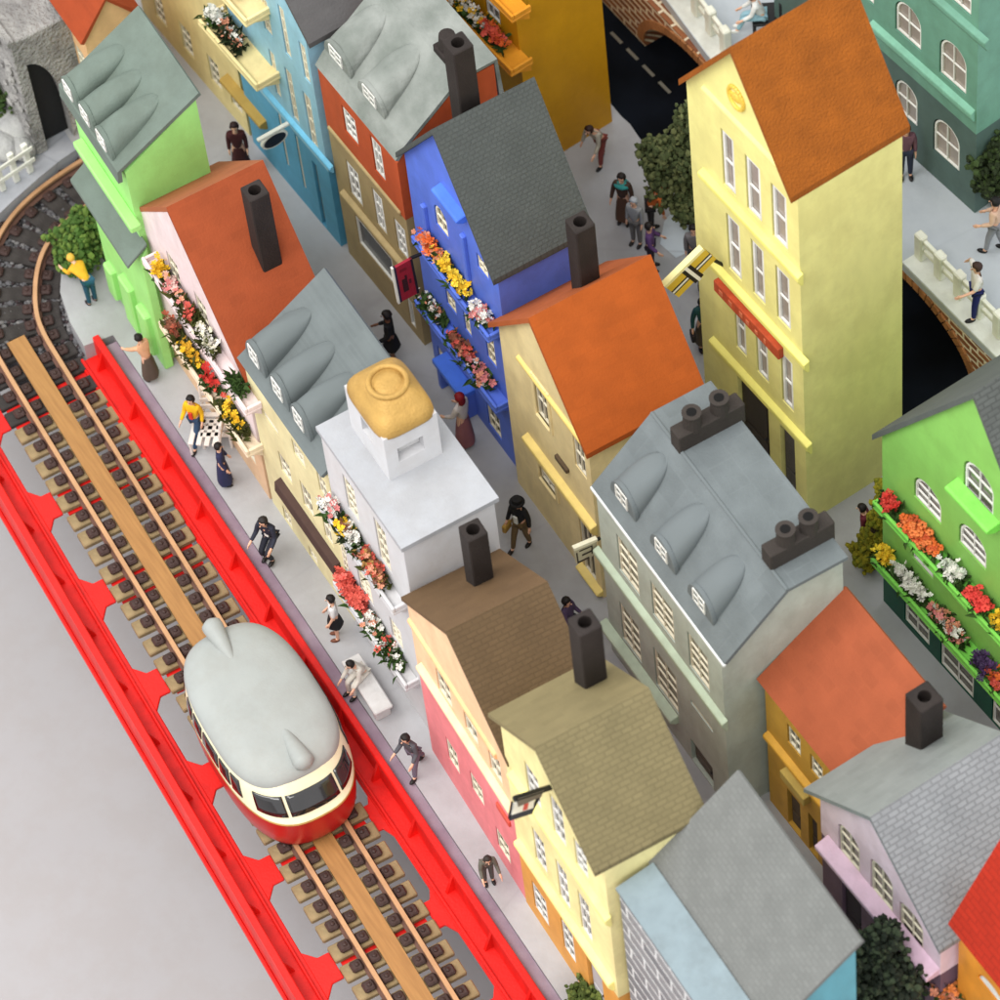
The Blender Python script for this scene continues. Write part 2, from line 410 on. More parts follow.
        mb = MB(); vf0, vf1 = v + .015, v + .075
        ins = []
        cx_, cz_ = (a0 + a1) / 2, (b0 + b1) / 2
        for (a, b) in pts:
            ins.append((a + (bar if a < cx_ - 1e-4 else -bar if a > cx_ + 1e-4 else 0) * (1 if (not arch or b < b1 - (a1 - a0) / 2 + 1e-3) else abs(a - cx_) / ((a1 - a0) / 2)), b + bar if b < cz_ else b - bar * 0.9))
        n = len(pts)
        for i in range(n):
            j = (i + 1) % n; o0, o1, i0, i1 = pts[i], pts[j], ins[i], ins[j]
            for vv, flip in ((vf0, 0), (vf1, 1)):
                mb.face([(o0[0], vv, o0[1]), (o1[0], vv, o1[1]), (i1[0], vv, i1[1]), (i0[0], vv, i0[1])])
            mb.face([(i0[0], vf0, i0[1]), (i1[0], vf0, i1[1]), (i1[0], vf1, i1[1]), (i0[0], vf1, i0[1])])
            mb.face([(o0[0], vf0, o0[1]), (o1[0], vf0, o1[1]), (o1[0], vf1, o1[1]), (o0[0], vf1, o0[1])])
        mbar = bar * 0.62
        for i in range(1, nx):
            c = a0 + (a1 - a0) * i / nx + ru(-.02, .02)
            zt = b1 - bar * .5 if not arch else b1 - bar * .6
            mb.box(c - mbar / 2, c + mbar / 2, vf0 + .008, vf1 - .006, b0 + bar * .5, zt)
        for i in range(1, nz):
            c = b0 + (b1 - b0) * i / nz + ru(-.02, .02)
            du = 0
            if arch and c > b1 - (a1 - a0) / 2:
                r = (a1 - a0) / 2; du = r - math.sqrt(max(0.01, r * r - (c - (b1 - r)) ** 2))
            mb.box(a0 + bar * .4 + du, a1 - bar * .4 - du, vf0 + .004, vf1 - .010, c - mbar / 2, c + mbar / 2)
        w = s.obj(mb, name, frame)
        mq = MB(); mq.box(u0 - .01, u1 + .01, v + depth - .03, v + depth - .004, z0 - .01, (z1 if not arch else z1 - (u1 - u0) * .3)); s.obj(mq, 'shade_backing', SHADE_BACK, w)  # dark sheet behind the opening, painted as the shade of the gap
        if label: w['label'] = label
        mb = MB(); mb.prism(outline(a0, a1, b0, b1, arch, rise), lambda a, b, h: (a, h, b), v + .08, v + .11)
        s.obj(mb, 'pane', pane, w)
        if surround:
            mb = MB(); k = 0.12
            mb.box(u0 - k, u0, v - .05, v + .05, z0 - k, z1 + k, .02); mb.box(u1, u1 + k, v - .05, v + .05, z0 - k, z1 + k, .02)
            mb.box(u0, u1, v - .05, v + .05, z1, z1 + k, .02); mb.box(u0, u1, v - .07, v + .05, z0 - k, z0, .02)
            s.obj(mb, 'window_surround', surround)
        return w
    def door(s, TL, BR, mat, depth=0.2, label=None, transom=False, v=None, uz=None):
        v = s.fi if v is None else v
        if uz: u0, u1, z1 = uz
        else:
            a, b = s.pl(TL[0], TL[1], v), s.pl(BR[0], BR[1], v); u0, u1, z1 = a.x, b.x, a.z
        s.wins.append((outline(u0, u1, 0.06, z1, False), v, depth))
        mb = MB(); mb.box(u0 + .03, u1 - .005, v + depth - .09, v + depth - .015, 0.08, z1 - .01, .01)
        k = (u1 - u0)
        for (f0, f1, g0, g1) in ((.14, .86, .08, .42), (.14, .86, .5, .92)):
            mb.box(u0 + k * f0, u0 + k * f1, v + depth - .115, v + depth - .085, z1 * g0 + .05, z1 * g1, .015)
        d = s.obj(mb, 'door', mat)
        if label: d['label'] = label
        mb = MB(); mb.ico((u1 - k * .18, v + depth - .13, z1 * .47), .045, 1); s.obj(mb, 'handle', DARKMET, d)
        return d
    def finish(s):
        """cut the openings out of the walls"""
        cb = MB()
        for poly, v, depth in s.wins: cb.prism(poly, lambda a, b, h: (a, h, b), v - 0.6, v + depth)
        have = len(s.wins) > 0
        for mb, m, nm in s.walls:
            me = mb.mesh(nm)
            if have:
                b2 = cb.bm.copy(); me = cut(me, b2); b2.free()
            me.name = nm
            me.materials.clear()
            link(nm, me, m, s.root)
        cb.bm.free()
    # trim ---------------------------------------------------
    def cornice(s, A, B, mat, h=0.26, d=0.16, name='cornice', over=0.0, v=None, slope=0.06, z=None):
        v = s.fi if v is None else v
        a, b = s.pl(A[0], A[1], v - d), s.pl(B[0], B[1], v - d); zc = (a.z + b.z) / 2 if z is None else z
        mb = MB()
        prof = [(v + .02, zc - h), (v - d * .35, zc - h), (v - d, zc - h * .45), (v - d, zc - .03), (v - d * .85, zc), (v + .02, zc + slope)]
        mb.prism(prof, lambda a_, b_, t_: (t_, a_, b_), a.x - over, b.x + over - d * 1.1, bev=0.02)
        return s.obj(mb, name, mat)
    def trough(s, A, B, mat, d=0.5, h=0.3, name='balcony', z=None):
        """a balcony: floor, front lip and ends; A, B: photo points of the two ends of the front lip"""
        v = s.fi - d
        a, b = s.pl(A[0], A[1], v), s.pl(B[0], B[1], v); zc = (a.z + b.z) / 2 if z is None else z
        u0, u1 = a.x, b.x; mb = MB()
        mb.box(u0, u1, v, s.fi + .05, zc - h, zc - h + .1, .02)
        mb.box(u0, u1, v, v + .09, zc - h + .103, zc, .02)
        for q in (u0, u1 - .09): mb.box(q, q + .09, v + .093, s.fi + .05, zc - h + .103, zc - .02, .02)
        n = max(2, int((u1 - u0) / 1.6))
        for i in range(n + 1):
            q = u0 + .1 + (u1 - u0 - .3) * i / n
            mb.prism([(s.fi + .03, zc - h - .003), (v + .1, zc - h - .003), (s.fi + .03, zc - h - .35)], lambda a_, b_, t_: (t_, a_, b_), q, q + .1)
        o = s.obj(mb, name, mat)
        return dict(o=o, u0=u0, u1=u1, v=v, d=d, z=zc - h + .1, zt=zc)
    def chimney(s, base, htop, size=0.55, mat=None, hole=0.17, sy=None, rot=0.0, parent=None, name='chimney'):
        """square flue with a round hole; base: local point on the roof"""
        mat = mat or CHIM; x, y, z = base; sy = sy or size
        mb = MB(); mb.box(x - size / 2, x + size / 2, y - sy / 2, y + sy / 2, z - 0.5, z + htop, .03)
        me = mb.mesh(name); c = MB(); c.cyl((x, y, z + htop - .45), (x, y, z + htop + .2), hole, n=16)
        me = cut(me, c.bm); c.bm.free(); me.materials.clear()
        for p in me.polygons: p.use_smooth = False
        o = link(name, me, mat, parent or s.roof)
        return o
    def dormer(s, u, vf, zs, w, h, tip, mat, face_mat=None, win=True, pw=.8):
        """rounded dormer: arched face at v = vf, its back a smooth tongue dying into the roof slope zs(v) at v = tip"""
        mb = MB(); n = 18; rings = 14; P = []
        for k in range(rings):
            f = k / (rings - 1); vv = vf + (tip - vf) * f
            ww = w * (1 - .2 * f) * math.sqrt(max(0.0, 1 - f ** 4)) + .01; hh = h * (1 - f ** 1.6) * .98 + .0
            P.append([(u + ww * math.cos(PI * i / n), vv, zs(vv) - .03 + hh * math.sin(PI * i / n) ** pw + .035 * noise.noise(Vector((u * 3 + i * .35, vv * 1.7, 1.3))) * math.sin(PI * i / n)) for i in range(n + 1)])
        for k in range(rings - 1):
            for i in range(n): mb.face([P[k][i], P[k + 1][i], P[k + 1][i + 1], P[k][i + 1]])
        zb = zs(vf)
        pl = [(u + w * 1.08 * math.cos(PI * i / n), zb - .06 + (h * 1.05 + .03) * math.sin(PI * i / n) ** (pw + .1)) for i in range(n + 1)]
        # face plate a little larger than the barrel
        bmesh.ops.remove_doubles(mb.bm, verts=mb.bm.verts[:], dist=1e-5)
        o = s.obj(mb, 'dormer', mat, s.roof, smooth=True)
        mb = MB(); mb.prism(pl, lambda a, b, h_: (a, h_, b), vf - .1, vf + .03, bev=.02)
        fo = s.obj(mb, 'dormer_front', face_mat or mat, s.roof)
        if win:
            mb = MB(); ww, hh = w * .5, h * .68; z0 = zb + h * .1; q = .055
            for (a, b) in ((-ww, -ww + q), (-q / 2, q / 2), (ww - q, ww)): mb.box(u + a, u + b, vf - .135, vf - .10, z0, z0 + hh)
            for f in (0, .5, 1): mb.box(u - ww + ru(0, .04), u + ww, vf - .13, vf - .105, z0 + hh * f - q / 2, z0 + hh * f + q / 2)
            s.obj(mb, 'dormer_window', WHITE, s.roof)
        return o

# ---------------------------------------------------------------- flowers, bushes, trees
LEAF = paint((58, 84, 34), rough=0.8, bump=0.2, var=0.35, scale=5)
LEAF_D = paint((40, 52, 26), rough=0.85, bump=0.2, var=0.4, scale=4)
LEAF_O = paint((74, 78, 30), rough=0.85, bump=0.2, var=0.35, scale=4)
def blade(mb, c, ln, w, rot):
    M = Matrix.Translation(c) @ rot.to_matrix().to_4x4()
    a = [M @ Vector(q) for q in ((-w / 2, 0, 0), (w / 2, 0, 0), (w * .55, ln * .5, .06), (0, ln, 0), (-w * .55, ln * .5, .06))]
    mb.face(a)
from mathutils import Euler
FL_N = {}
def flowers(label, name, pts, colors, spread=(.5, .3, .3), nl=60, nb=26, br=(.09, .17), leaf=None, group=None, cat='flowers', style='ball', hgt=.35):
    """one planted clump along a line of world points"""
    o = thing(name, label, cat, pts[0], 0, group)
    o0 = Vector(pts[0]); ml, mbm = MB(), MB()
    def pick():
        t = rnd() * (len(pts) - 1); i = min(int(t), len(pts) - 2) if len(pts) > 1 else 0
        p = Vector(pts[0]) if len(pts) == 1 else Vector(pts[i]).lerp(Vector(pts[i + 1]), t - i)
        return p - o0
    for i in range(int(nl * 1.5)):
        c = pick() + Vector((random.gauss(0, .5) * spread[0], random.gauss(0, .5) * spread[1], abs(random.gauss(0, .5)) * spread[2]))
        blade(ml, c, ru(.16, .42), ru(.06, .13), Euler((ru(.2, 1.5), ru(-.6, .6), ru(0, 6.28))))
    for i in range(int(nb * 2.6)):
        c = pick() + Vector((random.gauss(0, .42) * spread[0], random.gauss(0, .42) * spread[1], hgt * ru(.45, 1.15) + abs(random.gauss(0, .3)) * spread[2]))
        mbm.mi = random.randrange(len(colors)); r = ru(*br) * .52
        if style == 'ball':
            q0 = Euler((ru(-.9, .9), ru(-.9, .9), ru(0, 6)))
            M0 = Matrix.Translation(c) @ q0.to_matrix().to_4x4(); ctr = M0 @ Vector((0, 0, -r * .3)); npt = random.choice((5, 5, 6))
            for k in range(npt):
                a = 2 * PI * k / npt; w_ = 2 * PI / npt * .42; lf = r * 1.55 * ru(.8, 1.15); zz_ = r * ru(.05, .7)
                mbm.face([ctr, M0 @ Vector((math.cos(a - w_) * lf * .75, math.sin(a - w_) * lf * .75, zz_ * .7)), M0 @ Vector((math.cos(a) * lf, math.sin(a) * lf, zz_)), M0 @ Vector((math.cos(a + w_) * lf * .75, math.sin(a + w_) * lf * .75, zz_ * .7))])
        else:
            for k in range(5):
                a = k * 1.2566 + ru(0, .4); mbm.ico(c + Vector((math.cos(a), math.sin(a), ru(-.2, .3))) * r * .8, r * .62, 1, (1, 1, .55), .25)
    build(ml, 'foliage', leaf or LEAF, o)
    bmesh.ops.remove_doubles(mbm.bm, verts=mbm.bm.verts[:], dist=1e-5)
    if nb: q_ = build(mbm, 'blossom_cluster', [paint(c, rough=.7, bump=.1, var=.15) for c in colors], o); q_['kind'] = 'stuff'
    return o
def clump_on(h, tr, f0, f1, **kw):
    """world points along a balcony trough between fractions f0 and f1"""
    out = []
    for k in range(4):
        f = f0 + (f1 - f0) * k / 3
        out.append(h.world((tr['u0'] + (tr['u1'] - tr['u0']) * f, tr['v'] + tr['d'] * .45, tr['z'])))
    return out
def tree(label, base, lobes, name='tree', leaf=None, n=900, trunk_r=.14, crumb=(.05, .115), cat='tree', top=None):
    """foam-foliage model tree: crumbs spread over the lobes, thin trunk and limbs. lobes: (dx, dy, dz, r)"""
    o = thing(name, label, cat, base); mt = MB()
    zt = max(l[2] for l in lobes) if top is None else top
    mt.cyl((0, 0, -.05), (0.05, 0.02, zt * .55), trunk_r, trunk_r * .6, 8)
    for l in lobes: mt.cyl((0.03, 0.01, zt * .3), (l[0], l[1], l[2]), trunk_r * .45, trunk_r * .15, 6)
    build(mt, 'trunk', paint((62, 46, 34), rough=.9, bump=.5), o)
    mc = MB(); tot = sum(l[3] ** 2 for l in lobes)
    for l in lobes:
        k = int(2.0 * n * l[3] ** 2 / tot)
        for i in range(k):
            d = Vector((random.gauss(0, 1), random.gauss(0, 1), random.gauss(0, 1))).normalized()
            nz = 1 + .45 * noise.noise(d * 2.3 + Vector((l[0], l[1], l[2])) * 3)
            rr = l[3] * nz * (rnd() ** .28)
            c = Vector(l[:3]) + d * rr
            mc.mi = 0 if rnd() < .6 else 1
            mc.ico(c, ru(*crumb), 1, (1, 1, .8), .38, Euler((ru(0, 3), ru(0, 3), 0)).to_matrix())
    lf = leaf or (LEAF_D, LEAF)
    build(mc, 'crown', list(lf), o)
    return o

# ---------------------------------------------------------------- people
SKIN = paint((226, 178, 150), rough=.55, bump=0, var=.05)
def skin_mesh(verts, edges, root=0, sub=1, name='body'):
    bm = bmesh.new(); lay = bm.verts.layers.skin.verify()
    vs = []
    for i, (p, r) in enumerate(verts):
        v = bm.verts.new(p); v[lay].radius = (r, r) if not isinstance(r, tuple) else r
        v[lay].use_root = (i == root); vs.append(v)
    for a, b in edges: bm.edges.new((vs[a], vs[b]))
    me = bpy.data.meshes.new(name); bm.to_mesh(me); bm.free()
    o = bpy.data.objects.new('tmp', me); COL.objects.link(o)
    md = o.modifiers.new('s', 'SKIN'); md.use_smooth_shade = True
    m2 = o.modifiers.new('d', 'SUBSURF'); m2.levels = sub; m2.render_levels = sub
    out = bake(o); bpy.data.objects.remove(o); bpy.data.meshes.remove(me)
    out.name = name; out.materials.clear()
    for p in out.polygons: p.use_smooth = True
    return out
def person(label, loc, rz, top, legs, shoes=(30, 26, 26), hair=(28, 22, 20), h=2.5, arms=((0, 8, 10), (0, 8, 10)), legp=((0, 0), (0, 0)), lean=0, sit=False,
           skirt=None, hat=None, coat=False, sleeves=True, vest=None, skin=None, head_turn=0, bag=None, lift=0.0, scarf=None, longhair=False, group='figures in the streets'):
    """legp: (hip flex, knee flex) left/right; arms: (forward, outward, elbow flex). Degrees; the figure faces -y."""
    h *= .85; s = h / 1.75
    o = thing('person', label, 'person', (loc[0], loc[1], loc[2]), rz, group)
    R = math.radians; z0 = .92
    if sit: z0 = .50
    pel = Vector((0, 0, z0))
    def up(d): return Vector((0, -math.sin(R(lean)) * d, math.cos(R(lean)) * d))
    waist, chest, neck = pel + up(.15), pel + up(.36), pel + up(.54)
    hb = pel + up(.60) + Vector((0, -.01, 0)); hm = pel + up(.70) + Vector((0, -.02, 0)); ht = pel + up(.79) + Vector((0, -.005, 0))
    V, E = [], []
    def add(p, r): V.append((Vector(p) * s, r * s)); return len(V) - 1
    ip = add(pel, .115); iw = add(waist, .105); ic = add(chest, .125); inn = add(neck, .055); ihb = add(hb, .062); ihm = add(hm, .092); iht = add(ht, .06)
    E += [(ip, iw), (iw, ic), (ic, inn), (inn, ihb), (ihb, ihm), (ihm, iht)]
    J = {}
    for k, sd in ((0, 1), (1, -1)):
        f, ab, ef = arms[k]; f *= .36; ab *= .6
        sh = pel + up(.49) + Vector((.165 * sd, 0, 0)); a, b = R(f), R(ab)
        d1 = Vector((math.sin(b) * sd, -math.sin(a) * math.cos(b), -math.cos(a) * math.cos(b)))
        el = sh + d1 * .28; a2 = a + R(ef)
        d2 = Vector((math.sin(b) * sd * .5, -math.sin(a2) * math.cos(b * .5), -math.cos(a2) * math.cos(b * .5))); wr = el + d2 * .24; hd = wr + d2 * .07
        i1 = add(sh, .058); i2 = add(el, .042); i3 = add(wr, .028); i4 = add(hd, .036)
        E += [(ic, i1), (i1, i2), (i2, i3), (i3, i4)]
        sid = d2.cross(Vector((sd, 0, .2))).normalized()
        for q in range(4):
            off = sid * (.027 * (1.5 - q) / 1.5); ln = (.075, .085, .08, .062)[q]
            m = add(hd + d2 * .05 + off, .011); e = add(hd + d2 * (.05 + ln * .8) + off * 1.25 + Vector((-sd * .012, 0, 0)), .008); E += [(i4, m), (m, e)]
        tb = add(hd + sid * .045 + d2 * .015, .013); te = add(hd + sid * .06 + d2 * .055, .009); E += [(i4, tb), (tb, te)]
        J[k] = (sh, el, wr, hd)
    K = {}
    for k, sd in ((0, 1), (1, -1)):
        hf, kf = legp[k]
        if sit: hf, kf = hf + 82, kf + 82
        hp = pel + Vector((.088 * sd, 0, -.02)); a = R(hf)
        kn = hp + Vector((.01 * sd, -math.sin(a), -math.cos(a))) * .43; a2 = R(hf - kf)
        an = kn + Vector((0, -math.sin(a2), -math.cos(a2))) * .41; to = an + Vector((.02 * sd, -.15, -.035))
        K[k] = (hp, kn, an, to)
    low = min(K[0][2].z, K[1][2].z) - .055
    for k in (0, 1):
        hp, kn, an, to = K[k]
        i1 = add(hp, .085); i2 = add(kn, .056); i3 = add(an, .038); i4 = add(to, .034); E += [(ip, i1), (i1, i2), (i2, i3), (i3, i4)]
    dz = -low * s
    body = link('body', skin_mesh(V, E, 0), skin or SKIN, o); body.location.z = dz
    # nose and eyes on the face
    mb = MB(); mb.ico(hm * s + Vector((0, -.1 * s, -.015 * s)), .018 * s, 1, (1, 1.2, 1.3)); q = build(mb, 'nose', skin or SKIN, o, True); q.location.z = dz
    for sd in (1, -1):
        mb = MB(); mb.ico(hm * s + Vector((.035 * sd * s, -.086 * s, .02 * s)), .012 * s, 1); q = build(mb, 'eye', DARKMET, o, True); q.location.z = dz
    def cloth(nm, VV, EE, col):
        q = link(nm, skin_mesh([(p * s, r * s) for p, r in VV], EE, 0, name=nm), paint(col, rough=.75, bump=.1, var=.12), o); q.location.z = dz
        return q
    # top
    VV = [(pel + up(-.02), .125), (waist, .125), (chest, .142), (pel + up(.5), .085)]; EE = [(0, 1), (1, 2), (2, 3)]
    if True:
        for k in (0, 1):
            sh, el, wr, hd = J[k]; n = len(VV)
            VV += [(sh, .074), (el, .058)]; EE += [(2, n), (n, n + 1)]
            if sleeves: VV += [(wr, .044)]; EE += [(n + 1, n + 2)]
    cloth('coat' if coat else 'top', VV, EE, top)
    if vest:
        mb = MB(); mb.box(-.05 * s, .05 * s, -.16 * s, -.12 * s, .06 * s, .3 * s, .01); q = build(mb, 'shirt_front', paint(vest), o); q.location = (0, pel.y * s, dz + pel.z * s + .05 * s)
    # legs
    if legs:
        VV = [(pel + Vector((0, 0, .01)), .122)]; EE = []
        for k in (0, 1):
            hp, kn, an, to = K[k]; n = len(VV)
            VV += [(hp, .098), (kn, .072), (an + Vector((0, 0, .02)), .054)]; EE += [(0, n), (n, n + 1), (n + 1, n + 2)]
        cloth('trousers', VV, EE, legs)
    if skirt:
        col, ln = skirt; mb = MB(); n = 16; prev = None
        for f in (0, .25, .5, .75, 1.0):
            r = .115 + .10 * f ** .7; z = pel.z + .06 - ln * f
            ring = [Vector(((r + .012 * math.sin(5 * a)) * math.cos(a) * 1.05, (r + .012 * math.sin(5 * a)) * math.sin(a) * .9 + .0, z)) * s for a in [2 * PI * i / n for i in range(n)]]
            if prev:
                for i in range(n): mb.face([prev[i], prev[(i + 1) % n], ring[(i + 1) % n], ring[i]])
            prev = ring
        bmesh.ops.remove_doubles(mb.bm, verts=mb.bm.verts[:], dist=1e-5)
        q = build(mb, 'skirt', paint(col, rough=.75, bump=.1), o, True); q.location.z = dz
    for k in (0, 1):
        hp, kn, an, to = K[k]; mb = MB(); c = (an + to) / 2 + Vector((0, 0, -.01)); mb.ico(c * s, .1 * s, 2, (.52, 1.15, .48)); q = build(mb, 'shoe', paint(shoes, rough=.45), o, True); q.location.z = dz
    if hair:
        mb = MB(); mb.ico(hm * s + Vector((0, .018 * s, .03 * s)), .115 * s, 2, (.98, 1.02, .98), .05)
        if longhair: mb.ico(hm * s + Vector((0, .07 * s, -.07 * s)), .1 * s, 2, (.95, .6, 1.5), .05)
        # keep the face free
        for v in [v for v in mb.bm.verts if v.co.y < hm.y * s - .035 * s and v.co.z < hm.z * s + .05 * s]: v.co.y = hm.y * s - .02 * s
        q = build(mb, 'hair', paint(hair, rough=.6, bump=.2), o, True); q.location.z = dz
    if hat:
        mb = MB(); c = hm * s + Vector((0, 0, .06 * s))
        mb.cyl(c, c + Vector((0, 0, .03 * s)), .17 * s, .15 * s, 16); mb.cyl(c + Vector((0, 0, .02 * s)), c + Vector((0, .0, .12 * s)), .115 * s, .1 * s, 16)
        q = build(mb, 'hat', paint(hat, rough=.7), o); q.location.z = dz
    if scarf:
        mb = MB(); c = pel + up(.46); mb.ico(c * s, .2 * s, 2, (1.05, .8, .42), .06); q = build(mb, 'shawl', paint(scarf, rough=.8), o, True); q.location.z = dz
    if bag:
        mb = MB(); c = J[1][3] * s; mb.box(c.x - .05 * s, c.x + .05 * s, c.y - .13 * s, c.y + .13 * s, c.z - .26 * s, c.z - .04 * s, .03)
        mb.cyl(c, c + Vector((0, 0, -.06 * s)), .02 * s, n=6); q = build(mb, 'handbag', paint(bag), o); q.location.z = dz
    o.location.z += lift
    return o

WORLD, KEY, FSTOP = 1.3, 110000, 0.32

# ================================================================ THE SETTING
PAVE = pavement_mat((176, 177, 180), (152, 151, 152), .12)
def sheet(name, pts, z0, z1, mat, kind='structure'):
    mb = MB(); mb.prism([(p.x, p.y) for p in pts], lambda a, b, h: (a, b, h), z0, z1)
    o = build(mb, name, mat); o['kind'] = kind
    return o
mb = MB(); mb.face([(-260, -200, -9), (160, -200, -9), (160, 160, -9), (-260, 160, -9)])
structure(build(mb, 'table_top', paint((166, 164, 165), rough=.7, bump=.02, var=.02, scale=.3)))
k0, k1 = at(113, 335, 0), at(556, 991, 0); kd = (k1 - k0).normalized(); kn = Vector((-kd.y, kd.x, 0))
far = lambda p, a, b: p + kd * a + kn * b
road_y = (3.875 - CY) * U10
pav = [k0, k0 + kd * 60, Vector(((k0 + kd * 60).x, road_y, 0)), Vector((-6.5, road_y, 0))]
jag = [at(px, py, 0) for px, py in ((646, 146), (638, 136), (630, 124), (621, 116))]
pav += jag + [Vector((-14, jag[-1].y, 0)), Vector((-40, jag[-1].y, 0)), Vector((-40, at(60, 100, 0).y, 0))]
pav += [at(px, py, 0) for px, py in ((97, 178), (90, 205), (74, 236), (62, 262), (60, 292), (70, 322), (84, 346))]
sheet('street_pavement', pav, -3, 0, PAVE)
# ballast and the far bank of the curve
BALL = rough_mat((46, 45, 47), (104, 103, 106), 2.6, 1.0, .25)
b0 = [at(px, py, -.75) for px, py in ((-60, 330), (84, 350), (100, 340), (120, 300), (120, 120), (60, 90), (-60, 160))]
sheet('ballast_bed', b0, -3, -.78, BALL)
bank = [at(px, py, 0) for px, py in ((-100, 292), (-40, 252), (-9, 221), (13, 200), (39, 177), (61, 159), (84, 144), (88, 95), (40, 40), (-120, -60))]
sheet('paved_bank', bank, -3, -.02, pavement_mat((166, 168, 174), (128, 132, 140)))
mb = MB()
for i in range(4600):
    px, py = ru(-20, 100), ru(165, 356)
    p = at(px, py, -.72)
    if px > 60 and py < 330 and px > 60 + .0 * py: pass
    mb.mi = random.choice((0, 0, 1, 2)); mb.ico(p + Vector((0, 0, ru(-.05, .10))), ru(.03, .10), 1, (1, ru(.7, 1), ru(.5, .8)), .3, Euler((0, 0, ru(0, 6))).to_matrix())
o = build(mb, 'ballast_stones', [paint((98, 97, 100), rough=.9, bump=.4), paint((62, 50, 52), rough=.9, bump=.4), paint((122, 120, 120), rough=.9, bump=.4)]); o['kind'] = 'stuff'

# ---- sunken road and terrace behind the back row
mb = MB(); mb.face([(-60, road_y - 1.2, -.12), (60, road_y - 1.2, -.12), (60, road_y + 12, -.12), (-60, road_y + 12, -.12)])
structure(build(mb, 'dark_road', rough_mat((6, 7, 9), (20, 25, 34), .3, .25, .06, rough=.96)))
DASH = paint((116, 112, 100), rough=.8)
mb = MB(); d0, d1 = at(607, 28, -.1), at(676, 99, -.1); dv = d1 - d0; L_ = dv.length; dv.normalize(); dn = Vector((-dv.y, dv.x, 0))
k = .2
while k < L_ - .4:
    a, b = d0 + dv * k, d0 + dv * (k + .52); q = dn * .05
    mb.face([a - q, b - q, b + q, a + q]); k += .78
structure(build(mb, 'road_marking', DASH))
TZ = 2.5
e = [at(px, py, TZ) for px, py in ((666, 0), (707, 55), (906, 266), (1000, 360))]
e0 = e[1] + (e[0] - e[1]).normalized() * 14; e3 = e[3] + (e[3] - e[2]).normalized() * 25
edge = [e0, e[1], e[2], e3]
tp = edge + [Vector((e3.x, e3.y + 14, 0)), Vector((e0.x, e0.y + 14, 0))]
TER = pavement_mat((184, 190, 194), (166, 172, 178), .12)
sheet('terrace_paving', tp, TZ - .35, TZ, TER)
# arched retaining wall below the terrace edge
wl = tag(bpy.data.objects.new('arched_brick_wall', None), 'brick retaining wall with dark round arches below the white terrace railing', 'wall')
COL.objects.link(wl); wl.location = (e[2].x, e[2].y, 0)
BRK = brickwork((150, 92, 52), (112, 64, 40), (222, 206, 176), .62, .27, .05)
mbw = MB(); W0 = e[2]
axis = (e[3] - e[1]); axis.z = 0; axis.normalize(); an = Vector((-axis.y, axis.x, 0))
def wp(a, z, d): p = W0 + axis * a + an * d; return (p.x, p.y, z)
mbw.prism([(-34, -.15), (24, -.15), (24, TZ - .355), (-34, TZ - .355)], lambda a, b, h: wp(a, b, h), .06, 1.0)
me = mbw.mesh('arch_wall'); cb = MB()
for ca, hw in ((-9.85, 2.5), (.25, 2.6), (9.6, 2.6), (-19.6, 2.6)):
    pts = [(ca - hw, -.5), (ca + hw, -.5)] + [(ca + hw * math.cos(PI * i / 18), .1 + 1.72 * math.sin(PI * i / 18)) for i in range(19)]
    cb.prism(pts, lambda a, b, h: wp(a, b, h), -.6, 2.2)
me = cut(me, cb.bm); cb.bm.free(); me.materials.clear()
if not me.uv_layers: me.uv_layers.new(name='UVMap')
uvl = me.uv_layers[0]
for p in me.polygons:
    for li in p.loop_indices:
        q = me.vertices[me.loops[li].vertex_index].co - W0; uvl.data[li].uv = (q.dot(axis), me.vertices[me.loops[li].vertex_index].co.z + q.dot(an))
q = link('arch_wall', me, BRK, wl); q.matrix_parent_inverse = Matrix.Translation(wl.location).inverted()
for ca, hw in ((-9.85, 2.5), (.25, 2.6), (9.6, 2.6), (-19.6, 2.6)):
    mb = MB(); n = 30
    for i in range(n):
        a0, a1 = PI * i / n, PI * (i + .86) / n; r0, r1 = 1.0, 1.0
        P = []
        for a, rr in ((a0, 0), (a1, 0), (a1, .3), (a0, .3)): P.append((ca + (hw + rr) * math.cos(a), .1 + (1.72 + rr) * math.sin(a)))
        P = [(x, min(z, TZ - .37)) for x, z in P]
        mb.prism(P, lambda a, b, h: wp(a, b, h), .0, .2)
    o = build(mb, 'arch_ring', paint((172, 116, 70), rough=.7, bump=.3, var=.3, scale=4), wl); o.matrix_parent_inverse = Matrix.Translation(wl.location).inverted()
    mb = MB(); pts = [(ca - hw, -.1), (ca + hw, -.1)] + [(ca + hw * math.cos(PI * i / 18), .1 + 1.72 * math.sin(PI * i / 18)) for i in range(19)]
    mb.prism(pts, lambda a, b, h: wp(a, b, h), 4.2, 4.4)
    o = build(mb, 'arch_shade', paint((10, 10, 12), rough=.9), wl); o.matrix_parent_inverse = Matrix.Translation(wl.location).inverted()  # black panel painted for the deep shade inside the arch
# railing of the terrace: cast panels with square posts
def railing(A, B, label, step):
    d = B - A; ln = d.length; o = thing('railing', label, 'railing', A, math.atan2(d.y, d.x), 'white terrace railings')
    m = paint((226, 226, 210), rough=.5, bump=.05)
    n = max(2, round(ln / step)); st = ln / n
    for i in range(n + 1):
        mb = MB(); mb.box(i * st - .16, i * st + .16, -.13, .13, 0, 1.0, .04); build(mb, 'post', m, o)
    for z0, z1 in ((.72, .9), (.36, .52)):
        for i in range(n):
            mb = MB(); mb.box(i * st + .16, (i + 1) * st - .16, -.06, .06, z0, z1, .02); build(mb, 'rail', m, o)
    mb = MB(); mb.box(-.2, ln + .2, -.5, .22, -.1, -.02 + .025, .02); build(mb, 'kerb', paint((214, 216, 208), rough=.6), o)
    return o
inn = an * .42
railing(e[1] + axis * 9.2 + inn, e3 + inn, 'long white cast railing on the terrace edge beside the tall yellow house', .83)
